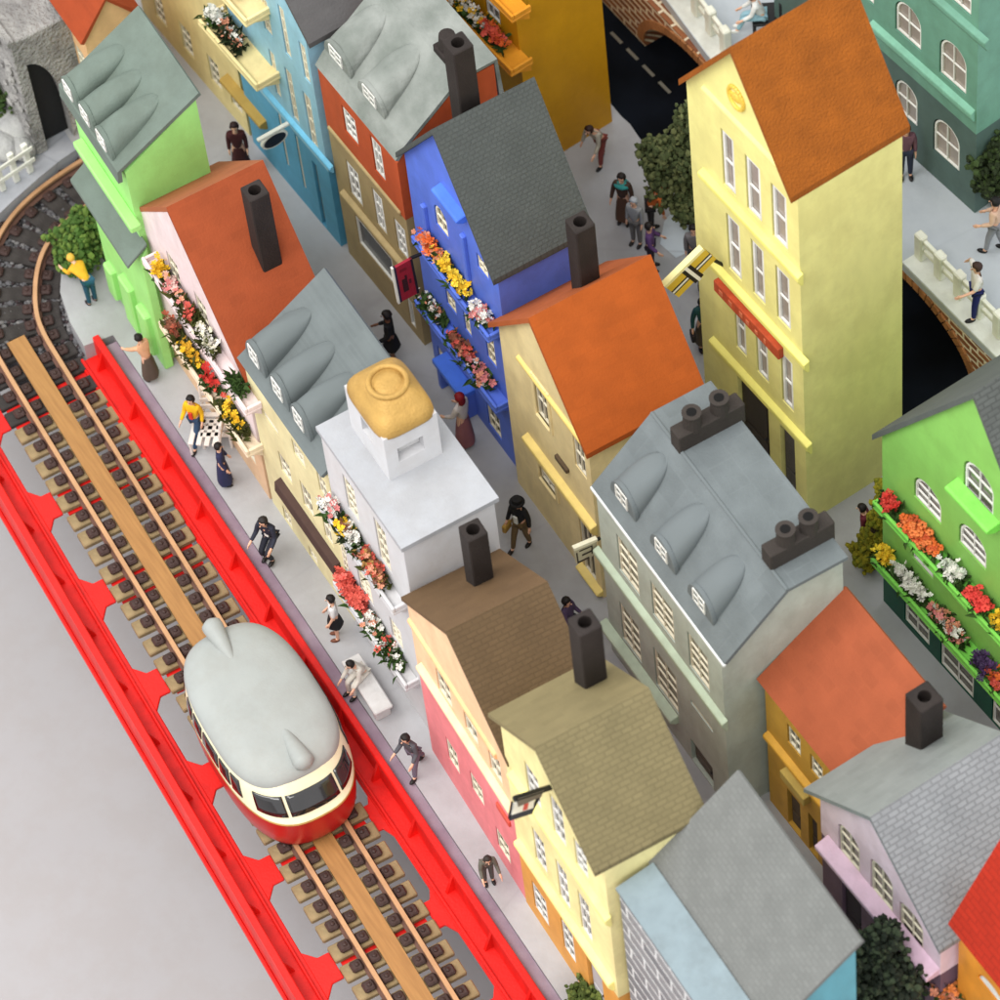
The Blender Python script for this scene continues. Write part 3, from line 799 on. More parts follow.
railing(e0 + Vector((.35, .5, 0)), e[1] + Vector((.2, .5, 0)), 'white cast railing on the terrace edge above the dark road, upper part', .83)

# ================================================================ RAILWAY
ZT = -.6
p0, p1 = at(16, 341, ZT + .1), at(413.5, 987, ZT + .1); td = (p1 - p0).normalized(); tn = Vector((-td.y, td.x, 0)); ta = math.atan2(td.y, td.x)
# centre line: straight from beyond the lower frame to p0, then curving left behind the green house
path = [p0 + td * k for k in [42 - .3 * i for i in range(int(40.5 / .3) + 1)]]
strip_path = [p0 + td * k for k in [42 - .3 * i for i in range(int(42 / .3) + 1)]]
for v in strip_path: v.z = ZT
inr = [p0 + td * 2.7 + tn * .715, p0 + td * 1.35 + tn * .715] + [at(px, py, ZT + .3) for px, py in ((39.5, 326), (35, 296), (39, 262), (55, 233), (84, 208), (122, 184), (165, 160))]
for v in inr: v.z = ZT
smp = []
for a in range(1, len(inr) - 2):
    q0, q1, q2, q3 = inr[a - 1:a + 3]
    for k in range(8):
        t_ = k / 8; smp.append(.5 * (2 * q1 + (q2 - q0) * t_ + (2 * q0 - 5 * q1 + 4 * q2 - q3) * t_ ** 2 + (3 * q1 - q0 - 3 * q2 + q3) * t_ ** 3))
for _ in range(12): smp = [smp[0]] + [(smp[a - 1] + smp[a] * 2 + smp[a + 1]) / 4 for a in range(1, len(smp) - 1)] + [smp[-1]]
for a in range(1, len(smp) - 1):
    d_ = (smp[a + 1] - smp[a - 1]).normalized(); path.append(smp[a] - Vector((d_.y, -d_.x, 0)) * .715)
for v in path: v.z = ZT
def sweep(mb, pth, prof):
    prev = None
    for i, p in enumerate(pth):
        t = (pth[min(i + 1, len(pth) - 1)] - pth[max(i - 1, 0)]).normalized(); n = Vector((-t.y, t.x, 0))
        ring = [p + n * a + Vector((0, 0, z)) for a, z in prof]
        if prev:
            for j in range(len(prof)): mb.face([prev[j], prev[(j + 1) % len(prof)], ring[(j + 1) % len(prof)], ring[j]])
        prev = ring
    bmesh.ops.remove_doubles(mb.bm, verts=mb.bm.verts[:], dist=1e-5)
trk = thing('railway_track', 'single railway track with wooden sleepers and a flat centre strip', 'railway track', (0, 0, 0))
gz = .715
RAILTOP = paint((196, 152, 112), rough=.35, bump=.05, metal=.25)
RAILWEB = paint((104, 74, 62), rough=.7)
for sd in (1, -1):
    mb = MB(); a = gz * sd
    sweep(mb, path, [(a - .13, .1), (a + .13, .1), (a + .05, .16), (a + .04, .29), (a - .04, .29), (a - .05, .16)])
    r = build(mb, 'rail', RAILWEB, trk)
    mb = MB(); sweep(mb, path, [(a - .065, .285), (a + .065, .285), (a + .06, .36), (a - .06, .36)]); build(mb, 'rail_head', RAILTOP, r)
m, t, b = nt('strip_wood'); N, L = t.nodes, t.links
co = N.new('ShaderNodeTexCoord'); mp = N.new('ShaderNodeMapping'); mp.inputs['Rotation'].default_value = (0, 0, -ta); mp.inputs['Scale'].default_value = (.5, 6, 1)
n1 = N.new('ShaderNodeTexNoise'); n1.inputs['Scale'].default_value = 2.0; n1.inputs['Detail'].default_value = 8; cr = N.new('ShaderNodeValToRGB')
cr.color_ramp.elements[0].color = rgb((150, 106, 56)); cr.color_ramp.elements[1].color = rgb((166, 120, 66)); cr.color_ramp.elements[0].position = .35; cr.color_ramp.elements[1].position = .65
L.new(co.outputs['Object'], mp.inputs['Vector']); L.new(mp.outputs['Vector'], n1.inputs['Vector']); L.new(n1.outputs['Fac'], cr.inputs['Fac']); L.new(cr.outputs['Color'], b.inputs['Base Color']); b.inputs['Roughness'].default_value = .6
strip_mat = m
i0 = int(40.5 / .3)
mb = MB(); sweep(mb, strip_path, [(-.27, .12), (.27, .12), (.27, .2), (-.27, .2)])
mb.face([strip_path[0] + tn * -.27 + Vector((0, 0, .12)), strip_path[0] + tn * .27 + Vector((0, 0, .12)), strip_path[0] + tn * .27 + Vector((0, 0, .2)), strip_path[0] + tn * -.27 + Vector((0, 0, .2))])
mb.face([strip_path[-1] - tn * -.27 + Vector((0, 0, .12)), strip_path[-1] - tn * .27 + Vector((0, 0, .12)), strip_path[-1] - tn * .27 + Vector((0, 0, .2)), strip_path[-1] - tn * -.27 + Vector((0, 0, .2))])
build(mb, 'centre_strip', strip_mat, trk)
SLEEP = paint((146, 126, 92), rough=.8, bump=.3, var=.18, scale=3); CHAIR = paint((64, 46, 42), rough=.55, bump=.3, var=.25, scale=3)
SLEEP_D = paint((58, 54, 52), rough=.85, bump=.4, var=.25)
def sleeper(mat):
    mb = MB(); mb.box(-.245, .245, -1.36, 1.36, -.08, .1, .03); o = build(mb, 'sleeper', mat, trk)
    for a in (-.97, -.47, .47, .97):
        mb = MB(); mb.box(-.16, .16, a - .16, a + .16, .1, .25, .05)
        mb.ico((0, a + (-.02 if a > 0 else .02), .25), .075, 1); build(mb, 'rail_chair', CHAIR, o)
    return o
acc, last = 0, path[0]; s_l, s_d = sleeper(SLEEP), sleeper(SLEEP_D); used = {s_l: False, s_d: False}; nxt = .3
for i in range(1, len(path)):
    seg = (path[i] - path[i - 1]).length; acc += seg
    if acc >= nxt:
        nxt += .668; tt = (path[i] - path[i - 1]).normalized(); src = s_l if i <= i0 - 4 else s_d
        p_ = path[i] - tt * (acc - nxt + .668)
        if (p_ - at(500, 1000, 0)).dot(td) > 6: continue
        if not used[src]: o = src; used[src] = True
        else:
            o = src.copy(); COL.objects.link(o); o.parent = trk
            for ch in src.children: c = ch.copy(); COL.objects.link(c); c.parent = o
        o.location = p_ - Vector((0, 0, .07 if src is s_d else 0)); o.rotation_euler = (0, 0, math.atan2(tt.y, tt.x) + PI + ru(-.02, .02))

EMB = 1
mb = MB(); sweep(mb, path[i0 + 1:], [(EMB * 1.9, -.3), (EMB * 1.9, .36), (EMB * 1.5, .2), (EMB * 1.1, -.04), (EMB * 1.1, -.3)])
structure(build(mb, 'track_embankment', rough_mat((84, 46, 40), (132, 84, 74), 2.0, .9, .15)))
# red girder bridge carrying the track over the gap
RED = paint((222, 24, 16), rough=.5, bump=.12, var=.13, spec=.35)
gb = thing('girder_bridge', 'bright red plastic girder bridge carrying the railway track', 'bridge', (p0.x, p0.y, ZT), ta)
def lt(P): d = P - p0; return Vector((d.dot(td), d.dot(tn), P.z - ZT))
ra, rb = lt(at(98, 333, .25)), lt(at(547, 1000, .25)); la, lb_ = lt(at(0, 505, ZT - .1)), lt(at(285, 990, ZT - .1))

LR = (ra.y + rb.y) / 2; LL = (la.y + lb_.y) / 2 
X0, X1 = ra.x, rb.x + 14
SL = {1: (rb.y - ra.y) / (rb.x - ra.x), -1: (lb_.y - la.y) / (lb_.x - la.x)}; YA = {1: ra.y - SL[1] * ra.x, -1: la.y - SL[-1] * la.x}
yat = lambda s_, x: YA[s_] + SL[s_] * x
KERB = rough_mat((132, 112, 126), (150, 134, 146), 1.2, .3, .05)
g0 = p0 + td * (ra.x + .3) + tn * (yat(1, ra.x + .3) + .04); g1 = p0 + td * (ra.x + 40) + tn * (yat(1, ra.x + 40) + .04)
sheet('kerb_strip', [g0, g1, far(k0, 40, -.012), far(k0, .2, -.012)], -3, -.06, KERB)
def girder(side, yo, x0, x1, h):
    """side +1: lip on +y; yo: outer face of the lip"""
    mb = MB(); s_ = side
    wdt = .82 if side < 0 else .74
    mb.box(x0, x1, min(yo, yo - s_ * wdt), max(yo, yo - s_ * wdt), -.12, .0, .03)
    mb.box(x0, x1, min(yo, yo - s_ * .2), max(yo, yo - s_ * .2), -.55, h, .03)
    mb.box(x0, x1, min(yo - s_ * .60, yo - s_ * .68), max(yo - s_ * .60, yo - s_ * .68), 0, .12, .02)
    mb.box(x0, x1, min(yo + s_ * .01, yo + s_ * .1), max(yo + s_ * .01, yo + s_ * .1), -.62, -.42, .02)
    x = x0 + .5
    while x < x1:
        mb.prism([(yo - s_ * .19, 0), (yo - s_ * .45, 0), (yo - s_ * .19, h - .1)], lambda a, b, c: (c, a, b), x, x + .09)
        x += 1.95
    o = build(mb, 'side_girder', RED, gb); o.location = (0, YA[side], 0); o.rotation_euler = (0, 0, math.atan(SL[side])); return o
girder(1, 0, X0, X1, .82); girder(-1, 0, la.x - 9, X1, .78)
for k in range(14):
    x = X0 + .6 + k * 3.3
    for s_, yo in ((1, yat(1, x)), (-1, yat(-1, x))):
        ye = 1.36 * s_; y0 = yo - s_ * (.7 if s_ > 0 else .79); w = .42
        if abs(y0) < 1.37: continue
        mb = MB(); mb.prism([(x - w * 1.9, y0), (x - w, (y0 + ye) / 2), (x - w, ye), (x + w, ye), (x + w, (y0 + ye) / 2), (x + w * 1.9, y0)], lambda a, b, c: (a, b, c), -.125, -.02, bev=.02)
        build(mb, 'cross_plate', RED, gb)
    mb = MB(); mb.box(x - .5, x + .5, -1.22, 1.22, -.2, -.1); build(mb, 'cross_beam', RED, gb)

# railbus
rc = at(262, 700, ZT + 3.0); rl = lt(rc); 
bus = thing('railbus', 'short streamlined railbus with grey roof, cream window band and red skirt', 'railbus', (p0 + td * (rl.x + .08) + tn * rl.y * .75), ta)
bus.location.z = ZT
HL, HW = 2.95, 1.66
def ringpts(f, z, n=72, k=3.0, kx=None, fb=None):
    out = []
    fb = f if fb is None else fb
    for i in range(n):
        a = 2 * PI * i / n; c, s_ = math.cos(a), math.sin(a)
        ex = 2 / k
        x = HL * (f if c >= 0 else fb) * (abs(c) ** ex) * (1 if c >= 0 else -1); y = HW * (f if kx is None else kx) * (abs(s_) ** (ex)) * (1 if s_ >= 0 else -1)
        out.append(Vector((x, y, z)))
    return out
def loft(mb, rings, cap_top=False, cap_bot=False):
    for r0, r1 in zip(rings, rings[1:]):
        for i in range(len(r0)): mb.face([r0[i], r0[(i + 1) % len(r0)], r1[(i + 1) % len(r0)], r1[i]])
    if cap_top: mb.face(rings[-1])
    if cap_bot: mb.face(rings[0])
    bmesh.ops.remove_doubles(mb.bm, verts=mb.bm.verts[:], dist=1e-5)
K_ = 2.7
BUS_RED = paint((176, 28, 22), rough=.35, bump=.04, var=.08, spec=.5); BUS_CREAM = paint((238, 232, 196), rough=.4, bump=.05, var=.05, spec=.4); BUS_GREY = paint((156, 160, 157), rough=.5, bump=.08, var=.045, scale=1.2)
prof_bus = [(.4, .96, .95, .95), (.6, .985, .975, .97), (1.0, 1.0, .99, .985), (1.56, .985, 1.0, .99)]
mb = MB(); loft(mb, [ringpts(fx, z, k=K_, kx=fy, fb=fb) for z, fx, fy, fb in prof_bus], cap_bot=True); build(mb, 'skirt', BUS_RED, bus, True)
BAND = [(1.56, .988, 1.003, .992), (1.68, .955, 1.0, .99), (2.0, .875, .985, .98), (2.34, .79, .955, .965), (2.5, .745, .93, .955)]
mb = MB(); loft(mb, [ringpts(fx, z, k=K_, kx=fy, fb=fb) for z, fx, fy, fb in BAND]); build(mb, 'window_band', BUS_CREAM, bus, True)
mb = MB(); rr = [(2.44, .745, .945, .965), (2.54, .738, .94, .96), (2.66, .71, .90, .93), (2.78, .64, .79, .84), (2.87, .48, .58, .63), (2.91, .24, .29, .32)]
loft(mb, [ringpts(fx, z, k=2.9, kx=fy, fb=fb) for z, fx, fy, fb in rr], cap_top=True); rf = build(mb, 'roof', BUS_GREY, bus, True)
mb = MB(); loft(mb, [ringpts(fx, z, k=K_, kx=fy, fb=fb) for z, fx, fy, fb in ((1.53, .994, 1.01, 1.0), (1.59, .99, 1.01, 1.0))]); build(mb, 'belt_line', paint((196, 160, 92), rough=.5), bus, True)
def side_pt(a, z):
    """a point on the window band at angle a"""
    for (za, fa, ga, ba), (zb, fb, gb2, bb) in zip(BAND, BAND[1:]):
        if za <= z <= zb: f = (z - za) / (zb - za); c = math.cos(a); fx = fa + (fb - fa) * f if c >= 0 else ba + (bb - ba) * f; fy = ga + (gb2 - ga) * f
    c, s_ = math.cos(a), math.sin(a); ex = 2 / K_
    return Vector((HL * fx * (abs(c) ** ex) * (1 if c >= 0 else -1), HW * fy * (abs(s_) ** ex) * (1 if s_ >= 0 else -1), z))
GLASS = paint((34, 33, 34), rough=.08, bump=0, var=.2, spec=.8)
def band_window(a0, a1, z0, z1, nm='cab_window', n=8):
    mb = MB(); g = []
    for i in range(n + 1):
        a = a0 + (a1 - a0) * i / n; col = []
        for j in range(5):
            z = z0 + (z1 - z0) * j / 4; p = side_pt(a, z); q = Vector((p.x, p.y, 0)).normalized(); col.append(p + q * .018)
        g.append(col)
    for i in range(n):
        for j in range(4): mb.face([g[i][j], g[i + 1][j], g[i + 1][j + 1], g[i][j + 1]])
    bmesh.ops.remove_doubles(mb.bm, verts=mb.bm.verts[:], dist=1e-5)
    o = build(mb, nm, GLASS, bus, True); md = o.modifiers.new('t', 'SOLIDIFY'); md.thickness = .03; md.offset = 0
    return o
for base in (0, PI):
    for a0, a1 in ((-.86, -.36), (-.31, .31), (.36, .86)): band_window(base + a0, base + a1, 1.76, 2.26)
ys = [1.18, 1.38, 1.57, 1.76, 1.96]
for sgn in (1, -1):
    for a in ys: band_window(sgn * (a - .08), sgn * (a + .08), 1.8, 2.3, 'side_window', 3)
def teardrop(x, y, sgn, ln=1.55):
    mb = MB(); n = 14; rings = []
    for i in range(13):
        f = i / 12; r = .30 * (f ** .62) * (1 if f < .86 else math.sqrt(max(0, 1 - ((f - .86) / .15) ** 2)) * .999 + .001) + .012
        zc = 2.78 + .07 * f; rings.append([Vector((x + sgn * (f - .5) * ln, y + r * math.cos(2 * PI * j / n), zc + r * .95 * math.sin(2 * PI * j / n))) for j in range(n)])
    loft(mb, rings, True, True); return build(mb, 'horn_fairing', BUS_GREY, rf, True)
teardrop(1.42, .12, 1); teardrop(-2.25, -.05, -1)
for x in (-1.35, 1.35):
    for sd in (1, -1):
        mb = MB(); mb.cyl((x, sd * .62, .62), (x, sd * .8, .62), .3, n=20); mb.cyl((x, sd * .58, .62), (x, sd * .64, .62), .35, n=20); build(mb, 'wheel', paint((60, 52, 48), rough=.5), bus)

# ================================================================ HOUSES
ROOF_O = tiles((196, 96, 34), mortar=.94, bump=.12, grain=.18, bw=.5, bh=.3)
def chim_on(h, px, py, side, htop, size, **k): return h.chimney(h.on_roof(px, py, side), htop, size, **k)
def ux(h, px, py, v=None): return h.pl(px, py, v).x

# ---- S: tall yellow house
h = House('S', 'gabled_house', 'tall narrow pale yellow house with ochre roof and red sign strip', s=.02); h.W += .06
YEL = paint((234, 226, 146), rough=.55, bump=.1, var=.07); YEL_S = paint((206, 200, 112), rough=.6, bump=.18, var=.1, scale=.8); YEL_L = paint((238, 230, 128), rough=.5, bump=.06, var=.05)
h.gable_walls([YEL])
h.gable_roof(tiles((176, 98, 26), mortar=.97, bump=.1, grain=1.0, bw=.5, bh=.3, var=.14))
for TL, BR in (((720.4, 127.4), (736, 197)), ((744.6, 153.4), (762, 224)), ((770.6, 182), (788, 252)), ((725.8, 212), (742, 282)), ((750.5, 238), (765.6, 306)), ((775, 264), (791, 332)), ((733.6, 297.8), (747, 358)), ((755, 323.8), (769, 384)), ((780.4, 351), (794, 413))):
    h.window(TL, BR, nx=1, nz=2, frame=WHITE, pane=PANE_P, bar=.08)
h.door((737, 372), (770, 452), paint((58, 50, 46), rough=.6, bump=.25)); h.door((780, 424), (796, 486), paint((84, 80, 78), rough=.6, bump=.25))
for A, B in (((697, 173), (802, 282)), ((706, 266), (808, 364)), ((708, 342), (811, 450))): h.cornice(A, B, YEL_L, h=.42, d=.17, slope=.05)
h.cornice((700, 84), (786, 180), YEL, h=.2, d=.09)
a, b = h.pl(715, 279, h.fi - .1), h.pl(780, 350, h.fi - .1)
mb = MB(); zc = (a.z + b.z) / 2; mb.box(a.x, b.x, h.fi - .16, h.fi + .02, zc - .42, zc + .02, .02); sg = h.obj(mb, 'sign_strip', paint((196, 82, 48), rough=.6, bump=.3, var=.2, scale=4))
mb = MB(); x = a.x + .25
while x < b.x - .3: mb.box(x, x + ru(.08, .16), h.fi - .175, h.fi - .155, zc - .28, zc - .28 + ru(.1, .2)); x += ru(.26, .5)
h.obj(mb, 'lettering', paint((214, 122, 88)), sg)
c = h.pl(737, 97.5); mb = MB()
for i in range(24):
    a0, a1 = 2 * PI * i / 24, 2 * PI * (i + 1) / 24
    mb.cyl((c.x + .3 * math.cos(a0), c.y - .03, c.z + .36 * math.sin(a0)), (c.x + .3 * math.cos(a1), c.y - .03, c.z + .36 * math.sin(a1)), .055, n=6)
mb.ico((c.x, c.y - .02, c.z), .16, 2, (1, .4, 1)); mb.box(c.x - .28, c.x + .28, c.y - .05, c.y, c.z - .035, c.z + .035)
h.obj(mb, 'medallion', paint((232, 196, 84), rough=.4))
h.finish(); hS = h

# ---- M: cream house, bright orange roof
h = House('M', 'gabled_house', 'cream house with bright orange roof, left of the grey mansard house')
CRM = paint((242, 222, 168), rough=.6, bump=.1); CRM_L = paint((244, 218, 132), rough=.5, bump=.06)
h.gable_walls([CRM]); h.gable_roof(ROOF_O, tiles((204, 108, 58), mortar=.97, bump=.05, grain=.12, bw=.5, bh=.3))  # left slope: its brighter light is put into a lighter tile colour
h.window((533.4, 376), (551, 430), nx=2, nz=2, surround=CRM); h.window((572, 432), (587, 480), nx=2, nz=2)
h.window((539, 462), (557, 498), nx=2, nz=2, surround=CRM); h.window((578, 512), (597, 584), nx=2, nz=2, pane=PANE_D)
a, b = h.pl(558, 460), h.pl(570, 476); mb = MB(); mb.box(a.x, b.x, h.fi - .1, h.fi + .03, (a.z + b.z) / 2 + .15, (a.z + b.z) / 2 + .32, .02); h.obj(mb, 'window_sill', paint((92, 76, 58)))
h.cornice((521.7, 439), (594, 533), CRM_L, h=.42, d=.2, over=.02); h.cornice((514, 347), (583, 455), CRM_L, h=.22, d=.09); h.cornice((575, 566), (601, 601), CRM_L, h=.2, d=.2)
q = h.plu(585, 274, -.72); h.chimney((-.72, q.y, h.hr - (h.hr - h.he) * .72 / h.W), 2.55, .56)
h.finish(); hM = h

# ---- L: blue house
h = House('L', 'gabled_house', 'bright blue house with dark grey roof and two flower balconies')
BLU = paint((92, 122, 222), rough=.5, bump=.08, var=.08); BLU_L = paint((78, 124, 232), rough=.45, bump=.05)
h.gable_walls([BLU]); h.gable_roof(tiles((92, 97, 95), mortar=.8, bw=.17, bh=.12, bump=.5, grain=.35))
h.window((433, 200), (449, 240), arch=True, nx=2, nz=2); h.window((476, 252), (489, 281), nx=2, nz=2); h.window((445, 288), (457, 316), nx=2, nz=2); h.window((484, 329), (497, 369), nx=2, nz=3)
h.window((486, 402), (502, 441), nx=2, nz=2, pane=PANE_D); h.window((437, 345), (449, 372), nx=2, nz=2, pane=PANE_D); h.window((462, 306), (472, 338), nx=2, nz=2)
h.cornice((431, 193), (462, 226), BLU_L, h=.24, d=.3)
for px, py in ((428, 225), (467, 255)):
    a = h.pl(px, py); mb = MB(); mb.box(a.x - .09, a.x + .09, h.fi - .12, h.fi + .02, a.z - 1.0, a.z + .9, .03); h.obj(mb, 'pilaster', BLU)
a, b = h.pl(433, 360, h.fi - .42), h.pl(461, 394, h.fi - .42); mb = MB(); zc = (a.z + b.z) / 2; mb.box(a.x, b.x, h.fi - .46, h.fi + .03, zc - .22, zc, .03); h.obj(mb, 'porch_canopy', BLU_L)
for q in (a.x + .05, b.x - .22): mb = MB(); mb.box(q, q + .17, h.fi - .38, h.fi + .02, 0, zc - .22, .02); h.obj(mb, 'porch_side', BLU)
q = h.plu(466, 108, -.62); h.chimney((-.62, q.y, h.hr - (h.hr - h.he) * .62 / h.W), 2.75, .58)
tL1 = h.trough((412, 246), (486, 327), BLU, d=.46); tL2 = h.trough((415, 308), (494, 400), BLU, d=.46)
h.finish(); hL = h

# ---- N: grey mansard house
h = House('N', 'mansard_house', 'sage grey mansard house with three round dormers and two chimney blocks')
SAG = paint((184, 194, 184), rough=.6, bump=.12); SAG_L = paint((186, 202, 180), rough=.55, bump=.06); SLATE = tiles((126, 134, 136), mortar=.99, bump=.05, grain=.25, bw=.9, bh=.7, var=.12)
pr = [(0, h.he), (h.vr, h.hr), (h.D, h.hr)]
h.profile_walls([(h.fi, 0), (h.fi, h.he - .16), (h.vr + .04, h.hr - .17), (h.D - .04, h.hr - .17), (h.D - .04, 0)], [SAG]); h.profile_roof(pr, SLATE)
mb = MB(); mb.box(-h.W - .02, h.W + .02, -.04, .05, h.he - .13, h.he - .02, .02); h.obj(mb, 'eave_trim', paint((226, 230, 230), rough=.5))
mb = MB(); mb.box(-h.W, h.W, h.vr - .04, h.vr + .05, h.hr - .04, h.hr + .035, .02); h.obj(mb, 'roof_ridge', SLATE, h.roof)
for TL, BR in (((616, 533), (640, 597)), ((650, 580), (675, 643.5)), ((687, 630.5), (710, 693)), ((619, 600.6), (642, 664)), ((653, 646), (679, 715))): h.window(TL, BR, nx=2, nz=4, bar=.042, pane=paint((120, 118, 104), rough=.3))
h.window((690.5, 699), (713, 733), nx=2, nz=2); h.door((690.5, 738), (714, 790), paint((96, 90, 80), rough=.6))
h.cornice((592, 548), (726, 732), SAG_L, h=.38, d=.17, over=.0); h.cornice((597, 618), (676, 735), SAG_L, h=.3, d=.26)
zs_ = lambda v, H=h: H.he + (H.hr - H.he) * v / H.vr
for (fx, fy), tx in (((626, 506), (674, 474)), ((665, 552), (713, 520)), ((703, 608), (751, 577))):
    c = h.pl(fx, fy, .4); tp_ = h.on_plane(tx[0], tx[1], Vector((0, 0, h.he)), Vector((0, -(h.hr - h.he), h.vr)))
    h.dormer(c.x + .1, .36, zs_, .55, .72, tp_.y + .1, SLATE)
POT = paint((58, 52, 48), rough=.8, bump=.3)
for (pa, pb), pots in ((((668, 438), (738, 408)), ((691, 418), (718, 403))), (((757, 553), (829, 528)), ((781, 530), (805, 519)))):
    a, b = h.pz(pa[0], pa[1], h.hr), h.pz(pb[0], pb[1], h.hr); xm = (a.x + b.x) / 2
    mb = MB(); mb.box(xm + .02, xm + .46, a.y, b.y, h.hr - .15, h.hr + .62, .03); cb_ = h.obj(mb, 'chimney_block', POT, h.roof)
    for q in pots:
        f = h.pz(q[0], q[1], h.hr + .8); mb = MB(); y = min(max(f.y, a.y + .4), b.y - .4); x = xm + .24
        mb.cyl((x, y, h.hr + .5), (x, y, h.hr + 1.02), .25, .22, 16, True); mb.cyl((x, y, h.hr + 1.02), (x, y, h.hr + 1.1), .24, .25, 16)
        mb.mi = 1; mb.cyl((x, y, h.hr + 1.085), (x, y, h.hr + 1.108), .13, n=16); build(mb, 'chimney_pot', [POT, CHIM_IN], h.roof)
h.finish(); hN = h

# ---- C: pink-white house, terracotta roof
h = House('C', 'gabled_house', 'pinkish white house with terracotta roof and two long flower balconies')
PNK = paint((232, 214, 214), rough=.55); h.gable_walls([PNK, paint((226, 190, 152), rough=.6)], split=2.35)
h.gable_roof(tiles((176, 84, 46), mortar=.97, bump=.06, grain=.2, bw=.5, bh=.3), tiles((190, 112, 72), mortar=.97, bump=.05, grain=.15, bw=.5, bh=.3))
for u in (-2.2, -.6, 1.0, 2.4):
    if abs(u) < 2: h.window(0, 0, uz=(u - .3, u + .35, 5.1, 6.5), nx=2, nz=3)
    h.window(0, 0, uz=(u - .3, u + .35, 3.3, 4.5), nx=2, nz=3); h.window(0, 0, uz=(u - .3, u + .35, .9, 2.0), nx=2, nz=2)
tC1 = h.trough((142.4, 264), (243, 404), PNK, d=.46); tC2 = h.trough((158, 321.6), (246, 452), paint((236, 218, 190)), d=.46)
h.chimney(h.on_roof(267, 254, 1), 2.7, .56); h.finish(); hC = h

# ---- D: cream house, three round dormers
h = House('D', 'mansard_house', 'pale cream house with three rounded grey dormers and a brown awning')
DC = paint((226, 216, 168), rough=.6, bump=.1); SL2 = tiles((122, 130, 130), mortar=.97, bw=1.5, bh=.13, bump=.3, grain=.15, var=.08, dist=.03)
pr = [(0, h.he), (h.vr, h.hr)]
h.profile_walls([(h.fi, 0), (h.fi, h.he - .15), (h.vr - .1, h.hr - .2), (h.vr - .1, 0)], [DC]); h.profile_roof(pr, SL2)
for TL, BR in (((262, 408), (279, 437)), ((291, 438), (306, 470)), ((316, 470), (329, 503)), ((277.6, 450), (293, 486)), ((299, 479), (315, 520)), ((320, 508), (334, 548)), ((282, 505), (296, 545)), ((308, 545), (322, 585))): h.window(TL, BR, nx=2, nz=2)
zs_ = lambda v, H=h: H.he + (H.hr - H.he) * v / H.vr
for (fx, fy), (tx, ty) in (((258, 358), (316, 323)), ((283, 398), (340, 357)), ((306, 438), (358, 386))):
    c = h.pl(fx, fy, .35); tp_ = h.on_plane(tx, ty, Vector((0, 0, h.he)), Vector((0, -(h.hr - h.he), h.vr))); h.dormer(c.x, .35, zs_, .48, .82, min(tp_.y + .1, h.vr), SL2)
a, b = h.pl(272, 475, h.fi - .22), h.pl(334, 573, h.fi - .22); zc = (a.z + b.z) / 2
mb = MB(); mb.prism([(h.fi + .02, zc + .04), (h.fi - .2, zc - .02), (h.fi - .24, zc - .42), (h.fi + .02, zc - .42)], lambda p, q, t_: (t_, p, q), a.x, b.x, bev=.02); h.obj(mb, 'awning', paint((74, 54, 48), rough=.8))
h.finish(); hD = h

# ---- E: white house, gold cupola
h = House('E', 'cupola_house', 'white flat-roofed house with a gold-topped cupola'); h.W, h.s = h.W + .16, .03
EW = paint((204, 204, 206), rough=.55, bump=.08, var=.05)
h.profile_walls([(h.fi, 0), (h.fi, h.he - .16), (h.D - .05, h.he - .16), (h.D - .05, 0)], [EW]); h.t = .16; h.profile_roof([(-.06, h.he), (h.D + .06, h.he)], paint((166, 168, 172), rough=.6, bump=.15, var=.05), w0=-h.W - .04, w1=h.W + .04)
for TL, BR in (((342, 473), (360, 524)), ((373, 516), (392, 574)), ((356, 564), (374, 607)), ((389, 615.6), (404, 652)), ((337, 535), (350, 575))): h.window(TL, BR, nx=2, nz=4, bar=.06)
h.door((398, 684), (412, 735), paint((120, 122, 128)), label='white arched door'); h.door((365, 640), (380, 690), paint((96, 98, 104)))
tE1 = h.trough((318, 508), (391, 604), EW, d=.42); tE2 = h.trough((333, 585), (404, 682), EW, d=.42)
A_, B_, C_ = h.pz(358, 423, h.he), h.pz(390, 481, h.he), h.pz(443, 454, h.he)
u0, u1, v0, v1 = A_.x, B_.x, B_.y, C_.y; zb = h.he; ph = 1.75
mb = MB(); mb.prism([(u0, zb - .05), (u1, zb - .05), (u1, zb + ph), (u0, zb + ph)], lambda a, b, t_: (a, t_, b), v0, v1)
cm = mb.mesh('cupola'); cb = MB(); um, vm = (u0 + u1) / 2, (v0 + v1) / 2
cb.box(um - .25, um + .3, v0 - .5, v0 + .3, zb + .75, zb + 1.35); cb.box(u1 - .3, u1 + .5, vm - .42, vm + .3, zb + .55, zb + 1.12)
cm = cut(cm, cb.bm); cb.bm.free(); cm.materials.clear(); cup = link('cupola', cm, EW, h.root)
mb = MB(); mb.box(um - .25, um + .3, v0 + .24, v0 + .28, zb + .76, zb + 1.34); build(mb, 'pane', PANE_D, cup); mb = MB(); mb.box(u1 - .28, u1 - .24, vm - .3, vm + .29, zb + .62, zb + 1.11); build(mb, 'pane', paint((206, 206, 206)), cup)
GOLD = paint((188, 150, 82), rough=.5, bump=.3, metal=.25, var=.15, scale=1.5)
mb = MB(); b2 = bmesh.new(); bmesh.ops.create_cube(b2, size=1)
bmesh.ops.subdivide_edges(b2, edges=b2.edges[:], cuts=9, use_grid_fill=True)
hw, hd = (u1 - u0) / 2 + .07, (v1 - v0) / 2 + .07
